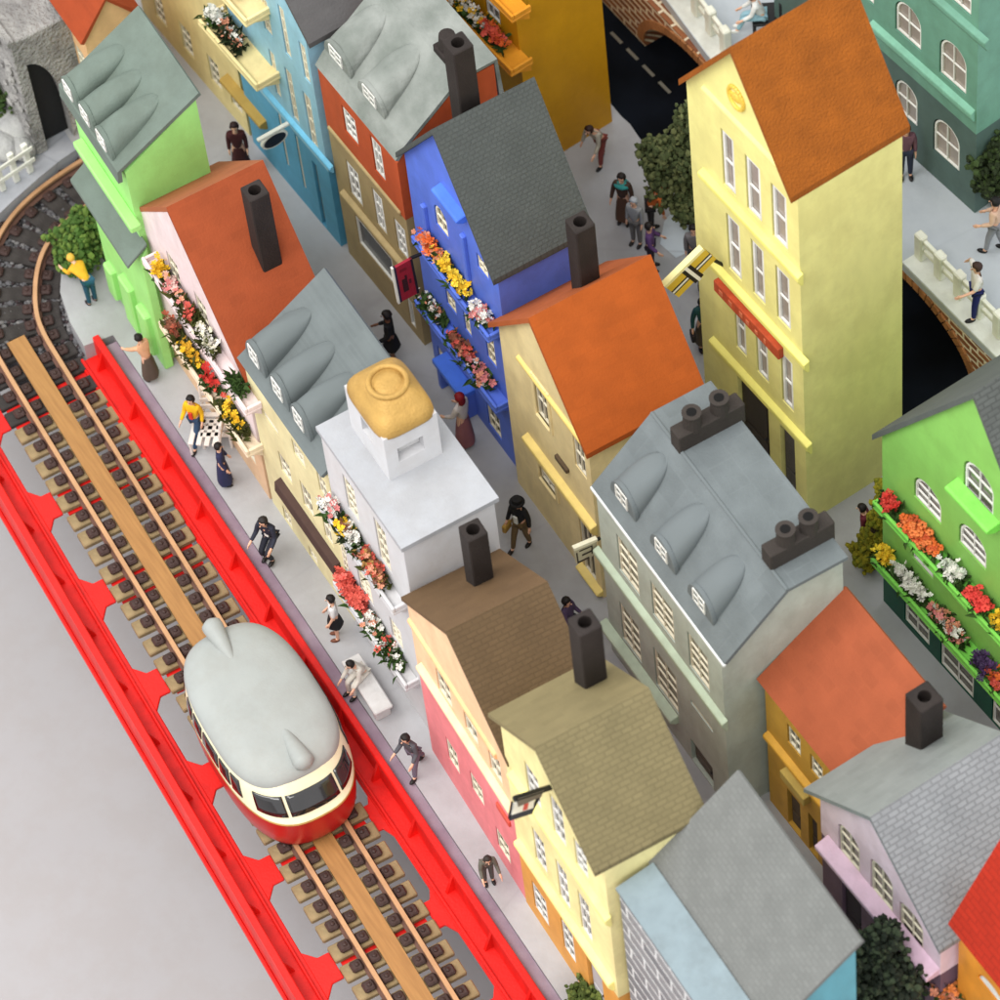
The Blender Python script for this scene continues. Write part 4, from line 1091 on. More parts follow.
for v in b2.verts:
    x, y, z = v.co * 2
    r = 1 - .28 * max(0, (z + 1) / 2) ** 2.5; e_ = 5
    nrm = (abs(x) ** e_ + abs(y) ** e_) ** (1 / e_) / max(abs(x), abs(y), 1e-6) if max(abs(x), abs(y)) > 1e-6 else 1
    zz = (z + 1) / 2 * .78; edge_ = max(abs(x), abs(y))
    zz -= .26 * edge_ ** 6 * ((z + 1) / 2)
    v.co = Vector((um + x / nrm * hw * r, vm + y / nrm * hd * r, zb + ph - .06 + zz))
mb.merge(b2); cap = build(mb, 'gold_cap', GOLD, cup, True)
ztop = zb + ph + .70; mb = MB()
tor = [[Vector((um + (.47 + .075 * math.cos(b)) * math.cos(a), vm + (.47 + .075 * math.cos(b)) * math.sin(a), ztop + .03 + .075 * math.sin(b))) for b in [2 * PI * k / 10 for k in range(10)]] for a in [2 * PI * k / 40 for k in range(41)]]
loft(mb, tor)
mb.ico((um, vm, ztop - .04), .40, 3, (1, 1, .3)); build(mb, 'gold_boss', GOLD, cup, True)
h.finish(); hE = h

# ---- F: peach and pink house
h = House('F', 'gabled_house', 'peach and pink house with brown tiled roof and a chimney')
h.gable_walls([paint((244, 202, 160), rough=.6, bump=.08), paint((232, 134, 138), rough=.6, bump=.08)], split=4.2, back=h.D - .1)
h.gable_roof(tiles((110, 88, 62), mortar=.82, bw=.28, bh=.13), tiles((122, 96, 68), mortar=.98, bump=.05, grain=.25, bw=.6, bh=.3))  # left slope smoother, stronger light there mixed into its lighter brown
a, b = h.pl(417, 677), h.pl(512, 807); 
for TL, BR in (((435, 666), (453, 711)), ((462, 702.6), (479, 748)), ((487, 743), (503, 787)), ((445, 736), (460, 776)), ((469, 770), (484.5, 808)), ((495, 826), (511, 866))): h.window(TL, BR, nx=2, nz=2)
h.cornice((417, 677), (512, 810), paint((246, 214, 172)), h=.32, d=.17); h.cornice((408, 628), (494, 750), paint((250, 196, 142)), h=.26, d=.08)
a, b = h.pl(497, 801), h.pl(511, 827); mb = MB(); mb.box(a.x, b.x, h.fi - .05, h.fi + .03, b.z, a.z, .02); h.obj(mb, 'shutter', paint((206, 82, 66)))
h.chimney(h.on_roof(480, 579, -1), 2.2, .54); h.finish(); hF = h

# ---- G: yellow and ochre house
h = House('G', 'gabled_house', 'pale yellow house on an ochre ground floor with olive tiled roof', s=.04)
h.gable_walls([paint((240, 230, 166), rough=.6, bump=.08), paint((222, 160, 76), rough=.6, bump=.1)], split=2.9)
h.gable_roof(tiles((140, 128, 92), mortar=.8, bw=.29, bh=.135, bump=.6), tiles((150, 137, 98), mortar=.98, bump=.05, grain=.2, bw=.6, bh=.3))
for TL, BR in (((524, 760), (542, 812)), ((549, 792), (567, 850)), ((573, 836), (589, 882)), ((531.6, 825.6), (548, 876)), ((555, 857.6), (571, 912)), ((577, 889), (593, 944)), ((531, 880), (549, 928)), ((560, 917), (576, 965))): h.window(TL, BR, nx=2, nz=3, frame=WHITE)
h.door((585, 950), (603, 992), paint((186, 184, 186), rough=.6))
GL = paint((246, 236, 150)); h.cornice((507, 780), (608, 921), GL, h=.4, d=.17); h.cornice((514, 849), (611, 984), GL, h=.42, d=.17)
h.chimney(h.on_roof(591, 680, -1), 2.55, .6); h.finish(); hG = h

# ---- H: stone and light blue house
h = House('Hh', 'gabled_house', 'grey-roofed house with light blue ledge and painted stone front')
TUR = paint((92, 158, 172), rough=.5); PB = paint((126, 141, 147), rough=.6, var=.1)
pr = [(0, h.he), (h.vr, h.hr)]; B = h.vr - .1
h.profile_walls([(.08, 0), (.08, h.he - .17), (B, h.hr - .25), (B, 0)], [TUR], w0=-h.W + .35, w1=h.W + .5); h.profile_roof(pr, tiles((134, 136, 133), mortar=.88, bw=.22, bh=.12, bump=.35, grain=.4), w0=-h.W + .25, w1=h.W + .6)
a = h.on_plane(617, 887, Vector((0, -.92, 0)), Vector((0, 1, 0))); zl = a.z
mb = MB(); mb.prism([(-.9, 0), (.0, 0), (.0, zl + .12), (-.9, zl - .1)], lambda p, q, t_: (t_, p, q), a.x + .04, h.W + .5); me = mb.mesh('stone_front')
mb = MB(); mb.prism([(-.96, zl - .1), (.07, zl - .1), (.07, zl + .22), (.0, zl + .2), (-.96, zl)], lambda p, q, t_: (t_, p, q), a.x, h.W + .52); h.obj(mb, 'ledge_roof', PB)
if not me.uv_layers: me.uv_layers.new(name='UVMap')
for p in me.polygons:
    for li in p.loop_indices: q = me.vertices[me.loops[li].vertex_index].co; me.uv_layers[0].data[li].uv = (q.x + q.y, q.z)
link('stone_front', me, brickwork((146, 147, 149), (116, 118, 122), (228, 230, 230), 1.3, .5, .06, bump=1.2, dist=.12), h.root); h.finish(); hH = h

# ---- O: ochre house, terracotta roof
h = House('O', 'house', 'ochre house with plain terracotta roof between grey and lilac houses')
h.W += .3; h.x += .3; h.o.x = h.x; h.root.location.x = h.x
OC = paint((206, 160, 66), rough=.6, bump=.1); pr = [(0, h.he), (h.vr, h.hr)]; B = h.vr - .1
h.profile_walls([(h.fi, 0), (h.fi, h.he - .17), (B, h.hr - .27), (B, 0)], [OC]); h.profile_roof(pr, tiles((186, 98, 64), mortar=.97, bump=.05, grain=.2, bw=.5, bh=.3))
h.window((787, 723), (801, 758), nx=2, nz=2); h.window((810, 753), (823, 785), nx=2, nz=2); h.door((787, 788), (801, 832), paint((84, 70, 52))); h.door((808, 812), (818, 852), paint((70, 56, 44)))
h.cornice((762, 730), (826, 818), paint((222, 170, 66)), h=.34, d=.17)
a, b = h.pl(780, 768, h.fi - .2), h.pl(804, 801, h.fi - .2); mb = MB(); zc = (a.z + b.z) / 2; mb.box(a.x, b.x, h.fi - .22, h.fi + .02, zc - .35, zc, .02); h.obj(mb, 'fascia_board', paint((196, 170, 92)))
h.finish(); hO = h

# ---- P: lilac house
h = House('P', 'gabled_house', 'lilac pink house with pale grey brick-pattern roof and chimney', s=.3)
LIL = paint((250, 226, 238), rough=.55)
zl = (h.pl(814, 840, h.fi - .4).z + h.pl(926, 985, h.fi - .4).z) / 2
h.gable_walls([LIL, paint((120, 96, 112), rough=.6)], split=zl - .15)
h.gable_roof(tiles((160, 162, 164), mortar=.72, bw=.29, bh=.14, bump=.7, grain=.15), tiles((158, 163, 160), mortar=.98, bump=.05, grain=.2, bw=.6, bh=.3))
for TL, BR in (((838, 819), (860, 875)), ((870, 854), (893, 915)), ((899, 897), (923, 956))): h.window(TL, BR, arch=True, nx=2, nz=3, rise=.3)
h.window((884, 838), (896, 862), arch=True, nx=1, nz=1)
a, b = h.pl(814, 840, h.fi - .4), h.pl(926, 985, h.fi - .4); zc = (a.z + b.z) / 2; mb = MB(); mb.prism([(h.fi + .02, zc + .12), (h.fi - .4, zc), (h.fi - .4, zc - .16), (h.fi + .02, zc - .2)], lambda p, q, t_: (t_, p, q), a.x, b.x, bev=.02); h.obj(mb, 'ledge', paint((232, 200, 220)))
for u in (-1.6, -.3, 1.0): h.door(0, 0, paint((54, 44, 52)), uz=(u, u + .8, zl - .6))
h.chimney(h.on_roof(924, 740, -1), 2.0, .66); h.finish(); hP = h

# ---- T: green house
h = House('T', 'gabled_house', 'lime green house with dark green ground floor and crowded flower balconies')
LIM = paint((140, 200, 98), rough=.5, bump=.08, var=.06); LIM_L = paint((134, 220, 92), rough=.45)
zs = h.pl(885, 572, h.fi - .3).z - .2
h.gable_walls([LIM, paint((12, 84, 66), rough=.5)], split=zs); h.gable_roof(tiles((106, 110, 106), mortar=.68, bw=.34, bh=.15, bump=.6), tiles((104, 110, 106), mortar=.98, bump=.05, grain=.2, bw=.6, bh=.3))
for TL, BR, ar in (((914, 470), (941, 525), 1), ((964, 453), (993, 520), 1), ((959, 516), (986, 571), 1), ((912, 540), (933, 580), 0), ((952, 582), (978, 624), 0)): h.window(TL, BR, arch=bool(ar), nx=2, nz=3 if ar else 2, frame=WHITE, rise=.5 if ar else None, bar=.05)
h.window((904, 597), (929, 647), nx=2, nz=2, frame=WHITE); h.window((940, 641), (973, 700), nx=2, nz=2, frame=WHITE); h.window((992, 686), (1016, 760), nx=2, nz=2, frame=WHITE)
h.cornice((944, 487), (998, 544), LIM_L, h=.3, d=.4); tT1 = h.trough((872, 500), (1024, 668), LIM_L, d=.58); tT2 = h.trough((870, 553), (1030, 738), LIM_L, d=.58)
h.finish(); hT = h

# ---- J: light blue house
h = House('J', 'gabled_house', 'tall light blue house with dark roof and oval hanging sign', yaw=.04)
SKY = paint((152, 198, 218), rough=.55); SKD = paint((84, 158, 192), rough=.55); SKB = paint((120, 196, 232), rough=.5)
zs = (h.pl(262, 90).z + h.pl(331, 170).z) / 2
h.gable_walls([SKY, SKD], split=zs - .25); h.gable_roof(tiles((104, 102, 102), mortar=.97, bump=.1, grain=.3, bw=.5, bh=.3))
for TL, BR in (((258, -8), (273, 38)), ((277, 3), (292, 60)), ((298, 40), (311, 85)), ((268, 48), (282, 100)), ((284, 66), (300, 125)), ((302, 90), (319, 152)), ((277, 112), (288, 166)), ((294, 134), (306, 190))): h.window(TL, BR, nx=2, nz=4, bar=.06)
h.door((311, 160), (326, 224), paint((112, 110, 96))); h.cornice((262, 90), (332, 172), SKB, h=.26, d=.12); h.finish(); hJ = h

# ---- K: red and tan house
h = House('K', 'mansard_house', 'red and tan house with pale lumpy mansard roof and two dormers', s=.02); h.W += .2
zs = (h.pl(329, 127).z + h.pl(398, 212).z) / 2; R_K = rough_mat((116, 122, 116), (146, 150, 145), .9, .5, .12)
pr = [(-.05, h.he - .02), (.25, h.he + .35), (1.1, h.he + 1.0), (h.vr, h.hr), (h.vr + 1.2, h.hr - .02), (h.vr + 1.3, h.he)]
h.profile_walls([(h.fi, 0), (h.fi, h.he - .18), (.35, h.he + .15), (1.15, h.he + .8), (h.vr, h.hr - .2), (h.vr + 1.1, h.hr - .2), (h.vr + 1.1, 0)], [paint((186, 82, 42), rough=.6, bump=.1), paint((166, 146, 104), rough=.6, bump=.1)], split=zs)
h.profile_roof(pr, R_K)
for TL, BR in (((341, 104), (359, 147)), ((369.5, 134), (386, 183)), ((345, 159), (363, 208)), ((371, 187), (387, 236)), ((393, 217), (409, 262))): h.window(TL, BR, nx=2, nz=3, frame=WHITE, bar=.085)
h.window((354, 214), (396, 288), nx=1, nz=1, frame=WHITE, pane=PANE_D, name='shop_window'); h.window((406, 296), (416, 330), nx=1, nz=1, frame=WHITE, pane=PANE_D)
h.cornice((327, 128), (400, 214), paint((172, 152, 108)), h=.16, d=.06); h.cornice((339, 192), (414, 283), paint((172, 152, 108)), h=.24, d=.14)
def zk(v, H=h):
    q = [(-.05, H.he - .02), (.25, H.he + .35), (1.1, H.he + 1.0), (H.vr, H.hr), (9, H.hr)]
    for (a, za), (b, zb) in zip(q, q[1:]):
        if a <= v <= b: return za + (zb - za) * (v - a) / (b - a)
    return H.hr
for (fx, fy) in ((342, 76), (374, 106)): c = h.pl(fx, fy, .4); h.dormer(c.x + .05, .4, zk, .62, .62, 1.9, R_K)
mb = MB(); c = h.pz(449, 52, h.hr); mb.box(c.x - .3, c.x + .3, c.y - .3, c.y + .3, h.hr - .2, h.hr + .25, .03); mb.cyl((c.x, c.y, h.hr + .2), (c.x, c.y, h.hr + .7), .26, .22, 14); h.obj(mb, 'chimney_pot', CHIM, h.roof)
h.finish(); hK = h

# ---- B: light green house by the curve, with its low front extension
h = House('B', 'mansard_house', 'light green house with grey ribbed dormer roof beside the track curve', s=.03)
GRN = paint((158, 222, 126), rough=.55, bump=.08, var=.06); GR_R = paint((104, 117, 108), rough=.7, bump=.2, var=.08)
pr = [(-.02, h.he - .45), (.02, h.he), (h.vr, h.hr)]
h.profile_walls([(h.fi, 0), (h.fi, h.he - .2), (h.vr - .1, h.hr - .2), (h.vr - .1, 0)], [GRN]); h.profile_roof(pr, GR_R)
zs_ = lambda v, H=h: H.he + (H.hr - H.he) * v / H.vr
for u in (-1.12, -.12, .86): h.dormer(u, .16, zs_, .48, .66, 1.85, GR_R)
x = House.__new__(House); hb = h
p = HP['Bx']; ex = Vector(((p[0] - CX) * U10, (p[1] - CY) * U10, 0)); lo = h.loc(ex); W2 = p[3] * 10; zE, zB = p[5] * 10, p[6] * 10
mb = MB(); mb.prism([(lo.y + .4, 0), (h.fi + .05, 0), (h.fi + .05, zB - .14), (lo.y + .4, zE - .12)], lambda a, b, t_: (t_, a, b), lo.x - W2 + .1, lo.x + W2 - .05, bev=.03); h.obj(mb, 'front_extension', GRN)
mb = MB(); mb.prism([(lo.y, zE), (h.fi + .05, zB + .12), (h.fi + .05, zB - .02), (lo.y, zE - .14)], lambda a, b, t_: (t_, a, b), lo.x - W2, lo.x + W2, bev=.02); h.obj(mb, 'canopy_roof', GR_R)
for f, w in ((.1, .5), (.42, .7), (.72, .6)):
    u = lo.x - W2 + 2 * W2 * f; mb = MB(); mb.box(u, u + w, lo.y + .22, lo.y + .5, ru(.2, .5), ru(1.6, 2.4), .05); h.obj(mb, 'bay_panel', GRN)
mb = MB(); mb.box(lo.x - W2, lo.x + W2, h.fi - .3, h.fi + .02, zB + .75, zB + 1.0, .04); h.obj(mb, 'ledge', GRN)
h.finish(); hB = h

# ---- R: tall ochre house
HP['R'][5], HP['R'][6] = 1.05, 1.25
h = House('R', 'gabled_house', 'tall golden ochre house with flower balconies beside the dark road', s=.05); h.W += .8; h.x -= .8; h.o.x = h.x; h.root.location.x = h.x
GO = paint((206, 148, 20), rough=.5, var=.06); h.gable_walls([GO]); h.gable_roof(ROOF_O)
GO2 = paint((224, 150, 40), rough=.5)
tR1 = h.trough((441, -12), (512, 84), GO2, d=.7); 
a = h.pl(499, 20, h.fi - .6); tR2 = h.trough((452, -48), (512, 22), GO2, d=.6)
for u in (-1.8, -.4, 1.0): h.window(0, 0, uz=(u, u + .7, tR1['z'] + .2, tR1['z'] + 1.7), nx=2, nz=3, frame=WHITE)
for u in (-1.8, -.4, 1.0): h.window(0, 0, uz=(u, u + .7, .8, 2.0), nx=2, nz=3, frame=WHITE)
h.finish(); hR = h

# ---- I: cream house with balconies, left of the light blue one
q = hJ.world((-hJ.W, 0, 0)); HP['I'] = [(q.x - 3.0 * math.cos(.06)) / 10 + CX, q.y / 10 + CY - .01, .05, .30, .35, .9, 1.15, .01, 0, 0, 0, .3]
h = House('I', 'gabled_house', 'cream house with bracketed flower balconies and a mustard plinth ledge'); CR2 = paint((224, 208, 150), rough=.6)
h.gable_walls([CR2]); h.gable_roof(tiles((110, 100, 92), mortar=.9))
BK = paint((238, 218, 160)); tI1 = h.trough((195, -45), (247, 33), BK, d=.85); tI2 = h.trough((196, 15), (256, 88), BK, d=.85)
h.cornice((218, 76), (266, 136), paint((176, 146, 72)), h=.34, d=.3)
for u in (-2, -.5, 1.0, 2.1): h.window(0, 0, uz=(u, u + .6, .7, 1.9), nx=2, nz=3); h.window(0, 0, uz=(u, u + .6, tI2['z'] + .3, tI2['z'] + 1.4), nx=2, nz=3)
h.finish(); hI = h

# ---- A: peach house behind the stone viaduct
HP['A'][0:9] = [at(82, 44, 5.0).x / 10 + CX - .22, at(82, 44, 5.0).y / 10 + CY, -.02, .22, .36, .5, .68, .02, .02]; HP['A'][11] = .10; HP['A'][6] = .633
h = House('A', 'house', 'peach house with plain brick-red roof behind the stone viaduct'); PE = paint((236, 190, 138), rough=.6)
pr = [(0, h.he), (h.vr, h.hr), (2 * h.vr, h.he)]; B = 2 * h.vr - .1
h.profile_walls([(h.fi, 0), (h.fi, h.he - .17), (h.vr, h.hr - .24), (B, h.he - .17), (B, 0)], [PE]); h.profile_roof(pr, tiles((180, 78, 40), mortar=.97, bump=.05, grain=.15), w0=-h.W, w1=h.W)
for u in (-1.5, -.2, 1.0): h.window(0, 0, uz=(u, u + .6, 2.6, 3.8), nx=2, nz=3)
h.finish()

# ---- Q: orange house, red roof
h = House('Q', 'house', 'orange house with steep bright red tiled roof at the right edge', s=.1)
OR = paint((238, 156, 52), rough=.5); pr = [(0, h.he), (h.vr, h.hr)]; B = h.vr - .12
h.profile_walls([(h.fi + .25, 0), (h.fi + .25, h.he + .05), (B, h.hr - .35), (B, 0)], [OR]); h.profile_roof(pr, tiles((198, 52, 30), mortar=.8, bw=.42, bh=.17, bump=.6))
h.fi += .25; h.window((978, 968), (1004, 1010), nx=2, nz=3, frame=WHITE, arch=True, rise=.4); h.fi -= .25
h.finish(); hQ = h

# ---- U: teal house on the terrace
cU = at(975, 214, TZ); dU = (cU - at(918.6, 163, TZ)).normalized()
HP['U'] = [cU.x / 10 + CX - .42, cU.y / 10 + CY - .42 * dU.y / dU.x, math.atan2(dU.y, dU.x), .42, .42, 1.1, 1.1, .0, .0, 0, 0, .2]
h = House('U', 'house', 'teal green house with arched white windows standing on the terrace')
TE = paint((110, 158, 138), rough=.55, bump=.06); TD = paint((82, 104, 98), rough=.55, bump=.06)
zs = h.pl(974.7, 131).z
h.profile_walls([(0, 0), (0, 14.6), (h.D - .05, 14.6), (h.D - .05, 0)], [TE, TD], split=zs - .1); h.profile_roof([(-.1, 14.75), (h.D, 14.75)], GR_R)
for TL, BR in (((895, -6), (921, 52)), ((939.5, 32), (966, 96)), ((895, 74), (917, 128)), ((933, 112), (959, 173)), ((850, -50), (874, 6)), ((852, 34), (874, 86))): h.window(TL, BR, arch=True, nx=2, nz=2, frame=WHITE, pane=PANE_P)
h.window((948, -30), (971, 17), arch=False, nx=2, nz=2, frame=WHITE, pane=PANE_P); h.window((1000, 0), (1001, 1), uz=None, nx=1, nz=1) if False else None
h.cornice((900, -30), (989, 48), TE, h=.4, d=.16); h.cornice((868, 18), (975, 124), paint((130, 186, 162)), h=.42, d=.16)
h.finish(); hU = h

# ================================================================ FLOWERS ON THE BALCONIES
WHT, YLW, ORG, REDF, PNKF, COR, PUR, BRN, SALM = (232, 230, 222), (236, 190, 40), (222, 104, 44), (206, 50, 44), (214, 128, 126), (214, 92, 78), (84, 56, 104), (138, 84, 62), (222, 150, 120)
def fl(h, tr, pa, pb, label, colors, nb=26, nl=46, style='ball', leaf=None, br=(.08, .16), hgt=.42, name='flowering_plant'):
    v = tr['v'] + tr['d'] * .45; pts = []
    for q in (pa, pb):
        d = h.pl(q[0], q[1], v); pts.append(h.world((min(max(d.x, tr['u0'] + .2), tr['u1'] - .2), v, tr['z'])))
    mid = pts[0].lerp(pts[1], .5)
    return flowers(label, name, [pts[0], mid, pts[1]], colors, (.26, .2, .28), nl, nb, br, leaf, None, 'flowers', style, hgt)
fl(hL, tL1, (422, 232), (440, 246), 'orange flowers at the left end of the upper blue balcony', [ORG, SALM, ORG], 34, 30)
fl(hL, tL1, (436, 250), (464, 282), 'bright yellow flowers in the middle of the upper blue balcony', [YLW, (246, 214, 70)], 56, 40, br=(.07, .15))
fl(hL, tL1, (474, 290), (484, 304), 'white and pink flowers at the right end of the upper blue balcony', [WHT, PNKF, WHT], 30, 46)
fl(hL, tL2, (424, 300), (440, 322), 'small white flowers in dense greenery at the left of the lower blue balcony', [WHT, WHT, SALM], 16, 80, leaf=LEAF, br=(.06, .11))
fl(hL, tL2, (450, 328), (468, 352), 'brownish red flowers in the middle of the lower blue balcony', [BRN, COR, BRN, SALM], 24, 70)
fl(hL, tL2, (474, 360), (488, 386), 'white and pale pink flowers at the right end of the lower blue balcony', [WHT, SALM, PNKF], 18, 60)
fl(hE, tE1, (326, 508), (336, 522), 'white and pink flowers at the left end of the upper white balcony', [WHT, WHT, PNKF], 26, 30)
fl(hE, tE1, (342, 524), (350, 536), 'yellow flowers on the upper balcony of the cupola house', [YLW, YLW, BRN], 20, 60, leaf=LEAF_D)
fl(hE, tE1, (350, 542), (358, 554), 'small white flowers right of the yellow ones below the cupola', [WHT], 18, 44, leaf=LEAF)
fl(hE, tE1, (364, 558), (384, 590), 'dried orange-brown flowers at the right of the upper white balcony', [SALM, BRN, (170, 130, 70), COR], 40, 60, leaf=LEAF_O)
fl(hE, tE2, (340, 574), (360, 602), 'large mass of coral red flowers on the lower white balcony', [COR, (226, 104, 92), COR], 95, 40, br=(.1, .19), hgt=.6)
fl(hE, tE2, (370, 624), (378, 644), 'pale pink and white flowers beside the coral ones', [WHT, SALM, WHT], 24, 60, br=(.07, .12))
fl(hE, tE2, (384, 644), (398, 668), 'dense green plant with few blossoms at the lower balcony end', [COR, WHT], 12, 120, leaf=LEAF)
fl(hC, tC1, (158, 268), (164, 280), 'yellow flowers at the far end of the upper pink balcony', [YLW], 22, 26)
fl(hC, tC1, (168, 288), (186, 302), 'pink flowers on the upper balcony under the terracotta roof', [PNKF, SALM, (222, 190, 180)], 16, 50, leaf=LEAF_O)
fl(hC, tC1, (188, 304), (192, 318), 'tall olive grasses between pink and white flowers', [COR], 8, 60, leaf=LEAF_O)
fl(hC, tC1, (198, 316), (212, 342), 'creamy white flowers with grey-green leaves on the upper pink balcony', [(226, 222, 196), WHT], 20, 90, leaf=LEAF_O)
fl(hC, tC1, (228, 356), (236, 366), 'single leafy green plant at the near end of the upper pink balcony', [WHT], 0, 70, leaf=LEAF)
fl(hC, tC2, (168, 326), (180, 342), 'rusty red flowers at the far end of the lower pink balcony', [(176, 88, 64), BRN], 14, 44, leaf=LEAF_O)
fl(hC, tC2, (184, 346), (198, 366), 'mustard yellow flowers on the lower pink balcony', [YLW, (210, 160, 40)], 15, 60, leaf=LEAF_O)
fl(hC, tC2, (206, 388), (218, 404), 'bright red flowers on the lower pink balcony', [REDF, (222, 84, 72)], 14, 44)
fl(hC, tC2, (226, 412), (244, 440), 'olive greenery with yellow blossoms at the near end of the lower pink balcony', [YLW], 10, 110, leaf=LEAF_O)
fl(hT, tT1, (886, 496), (896, 510), 'small red flowers at the left end of the upper green balcony', [(212, 70, 60), REDF], 20, 34)
fl(hT, tT1, (906, 512), (934, 540), 'deep orange flowers on the upper green balcony', [ORG, (224, 122, 66), (196, 84, 44)], 60, 40, 'star', br=(.11, .19))
fl(hT, tT1, (946, 544), (960, 562), 'loose white flowers in the middle of the upper green balcony', [WHT, (214, 222, 210)], 36, 60, br=(.08, .15))
fl(hT, tT1, (972, 576), (986, 592), 'vivid red flowers near the right end of the upper green balcony', [(222, 70, 62), (206, 56, 50)], 34, 44, 'star', br=(.11, .18))
fl(hT, tT1, (996, 610), (1004, 622), 'yellow flowers at the right end of the upper green balcony', [YLW], 20, 40)
fl(hT, tT2, (880, 540), (888, 548), 'yellow flowers at the left end of the lower green balcony', [YLW, (246, 214, 60)], 24, 24)
fl(hT, tT2, (896, 556), (922, 590), 'mass of tiny white flowers on the lower green balcony', [WHT], 70, 70, br=(.06, .12))
fl(hT, tT2, (932, 596), (962, 628), 'mixed pink and white flowers in the middle of the lower green balcony', [SALM, WHT, PNKF], 34, 90, br=(.08, .14))
fl(hT, tT2, (978, 648), (988, 660), 'dark purple flowers near the right of the lower green balcony', [PUR, (66, 48, 84)], 44, 30)
fl(hT, tT2, (994, 668), (1004, 684), 'orange-red flowers at the right end of the lower green balcony', [COR, ORG], 20, 40)
fl(hR, tR1, (448, 4), (486, 46), 'green plants with small yellow and white flowers on the ochre balcony', [YLW, WHT, WHT], 40, 110)
fl(hR, tR1, (488, 46), (504, 66), 'orange-red flowers at the near end of the ochre balcony', [COR, ORG, (210, 84, 60)], 44, 40)
fl(hR, tR2, (476, -18), (496, 6), 'white flowers on the top ochre balcony', [WHT], 24, 40)
fl(hI, tI1, (226, -4), (240, 16), 'orange flowers on the upper cream balcony beside the light blue house', [ORG, (214, 84, 40)], 46, 30, 'star')
fl(hI, tI2, (206, 20), (224, 48), 'white flowers at the far end of the lower cream balcony', [WHT], 30, 70)
fl(hI, tI2, (226, 48), (246, 74), 'dark greenery with a few pink blossoms on the lower cream balcony', [SALM, WHT], 14, 110, leaf=LEAF_D)
flowers('orange flowers in front of the orange house at the right edge', 'flowering_plant', [at(942, 990, 3.2), at(958, 1000, 3.2)], [(238, 140, 70), SALM], (.4, .4, .4), 60, 40, (.1, .18))
pq = bpy.context.scene.objects

# ================================================================ TREES AND BUSHES
tree('dark olive foam tree between the plaza and the tall yellow house', at(690, 222, 0), [(0, .1, 2.9, .7), (-.2, .3, 3.6, .55), (-.6, -.3, 2.3, .72), (-1.1, -.2, 2.0, .6), (-.2, -.4, 1.7, .66), (.1, .3, 4.5, .5), (.35, -.3, 1.2, .45)], n=1150, leaf=(paint((70, 80, 46), rough=.9, bump=.3, var=.3, scale=5), paint((98, 104, 64), rough=.9, bump=.3, var=.3, scale=5)))
tree('dark green round tree beside the teal house on the terrace', at(996, 205, TZ), [(0, 0, 2.0, .8), (-.35, .2, 1.6, .6), (.2, .3, 2.4, .6), (.1, -.2, 1.3, .5)], n=700, leaf=(LEAF_D, paint((62, 80, 42), rough=.9, bump=.3, var=.3)))
tree('almost black bushy tree before the lilac house', Vector((at(876, 972, 4.6).x, at(876, 972, 4.6).y, 0)), [(0, 0, 4.5, .95), (-.35, .3, 5.1, .6), (.5, .2, 4.6, .7), (.3, -.4, 4.0, .75), (-.4, -.3, 4.2, .6), (-.2, .45, 5.6, .38)], n=1000, leaf=(paint((42, 50, 38), rough=.9, bump=.3, var=.3), paint((70, 82, 60), rough=.9, bump=.3, var=.3)))
tree('round mid-green bush by the light green house and track curve', at(82, 258, 0), [(0, 0, .75, .75), (-.1, .3, 1.0, .62), (.3, -.2, .6, .6)], name='bush', cat='bush', n=600, leaf=(paint((70, 100, 40), rough=.9, bump=.3, var=.3), paint((98, 122, 52), rough=.9, bump=.3, var=.3)))
tree('low green bush at the door of the yellow and ochre house', at(598, 1012, 0), [(0, 0, .5, .55), (.35, .1, .42, .5), (-.4, -.1, .36, .45)], name='bush', cat='bush', n=420, leaf=(paint((74, 88, 36), rough=.9, bump=.3, var=.3), paint((106, 118, 54), rough=.9, bump=.3, var=.3)))
tree('yellow-green climbing shrub at the left corner of the lime green house', at(873, 566, 0), [(0, -.1, .7, .45), (.0, .05, 1.4, .35), (.15, .1, 2.3, .26), (.25, .15, 3.1, .26), (.3, .2, 3.9, .24)], name='climbing_shrub', cat='shrub', n=560, crumb=(.05, .11), leaf=(paint((134, 126, 26), rough=.9, bump=.3, var=.3), paint((110, 112, 24), rough=.9, bump=.3, var=.3)))
tree('shaggy green shrub at the far left edge beyond the white fence', at(2, 112, 0), [(0, 0, .8, .8), (-.3, .4, 1.2, .7)], name='bush', cat='bush', n=360, leaf=(paint((60, 76, 34), rough=.9, bump=.3, var=.3), LEAF))

# ================================================================ HANGING SIGNS
def board(h, u, quad, thick, mat, name, parent):
    mb = MB(); pts = [h.plu(px, py, u) for px, py in quad]
    mb.prism([(p.y, p.z) for p in pts], lambda a, b, t_: (t_, a, b), u - thick / 2, u + thick / 2); return h_obj(h, mb, name, mat, parent)
def h_obj(h, mb, name, mat, parent):
    o = build(mb, name, mat, parent); return o
def sign_root(h, label, anchor):
    o = thing('hanging_sign', label, 'sign', (h.x, h.y, 0), h.yaw); return o
BLACK = paint((22, 21, 22), rough=.5); WH2 = paint((236, 234, 222), rough=.5)
def arm(h, u, p0_, p1_, par, r=.05):
    a, b = h.plu(p0_[0], p0_[1], u), h.plu(p1_[0], p1_[1], u); mb = MB(); mb.cyl(a, b, r, n=8); return build(mb, 'bracket', BLACK, par)
def lerp2(a, b, f): return (a[0] + (b[0] - a[0]) * f, a[1] + (b[1] - a[1]) * f)
def strip(h, u, A, B, C, D, f0, f1, g0, g1, mat, name, par, th):
    """sub-rectangle of the quad A-B (short) / D-C: f along A->D, g along A->B"""
    q = lambda f, g: lerp2(lerp2(A, D, f), lerp2(B, C, f), g)
    return board(h, u, (q(f0, g0), q(f0, g1), q(f1, g1), q(f1, g0)), th, mat, name, par)
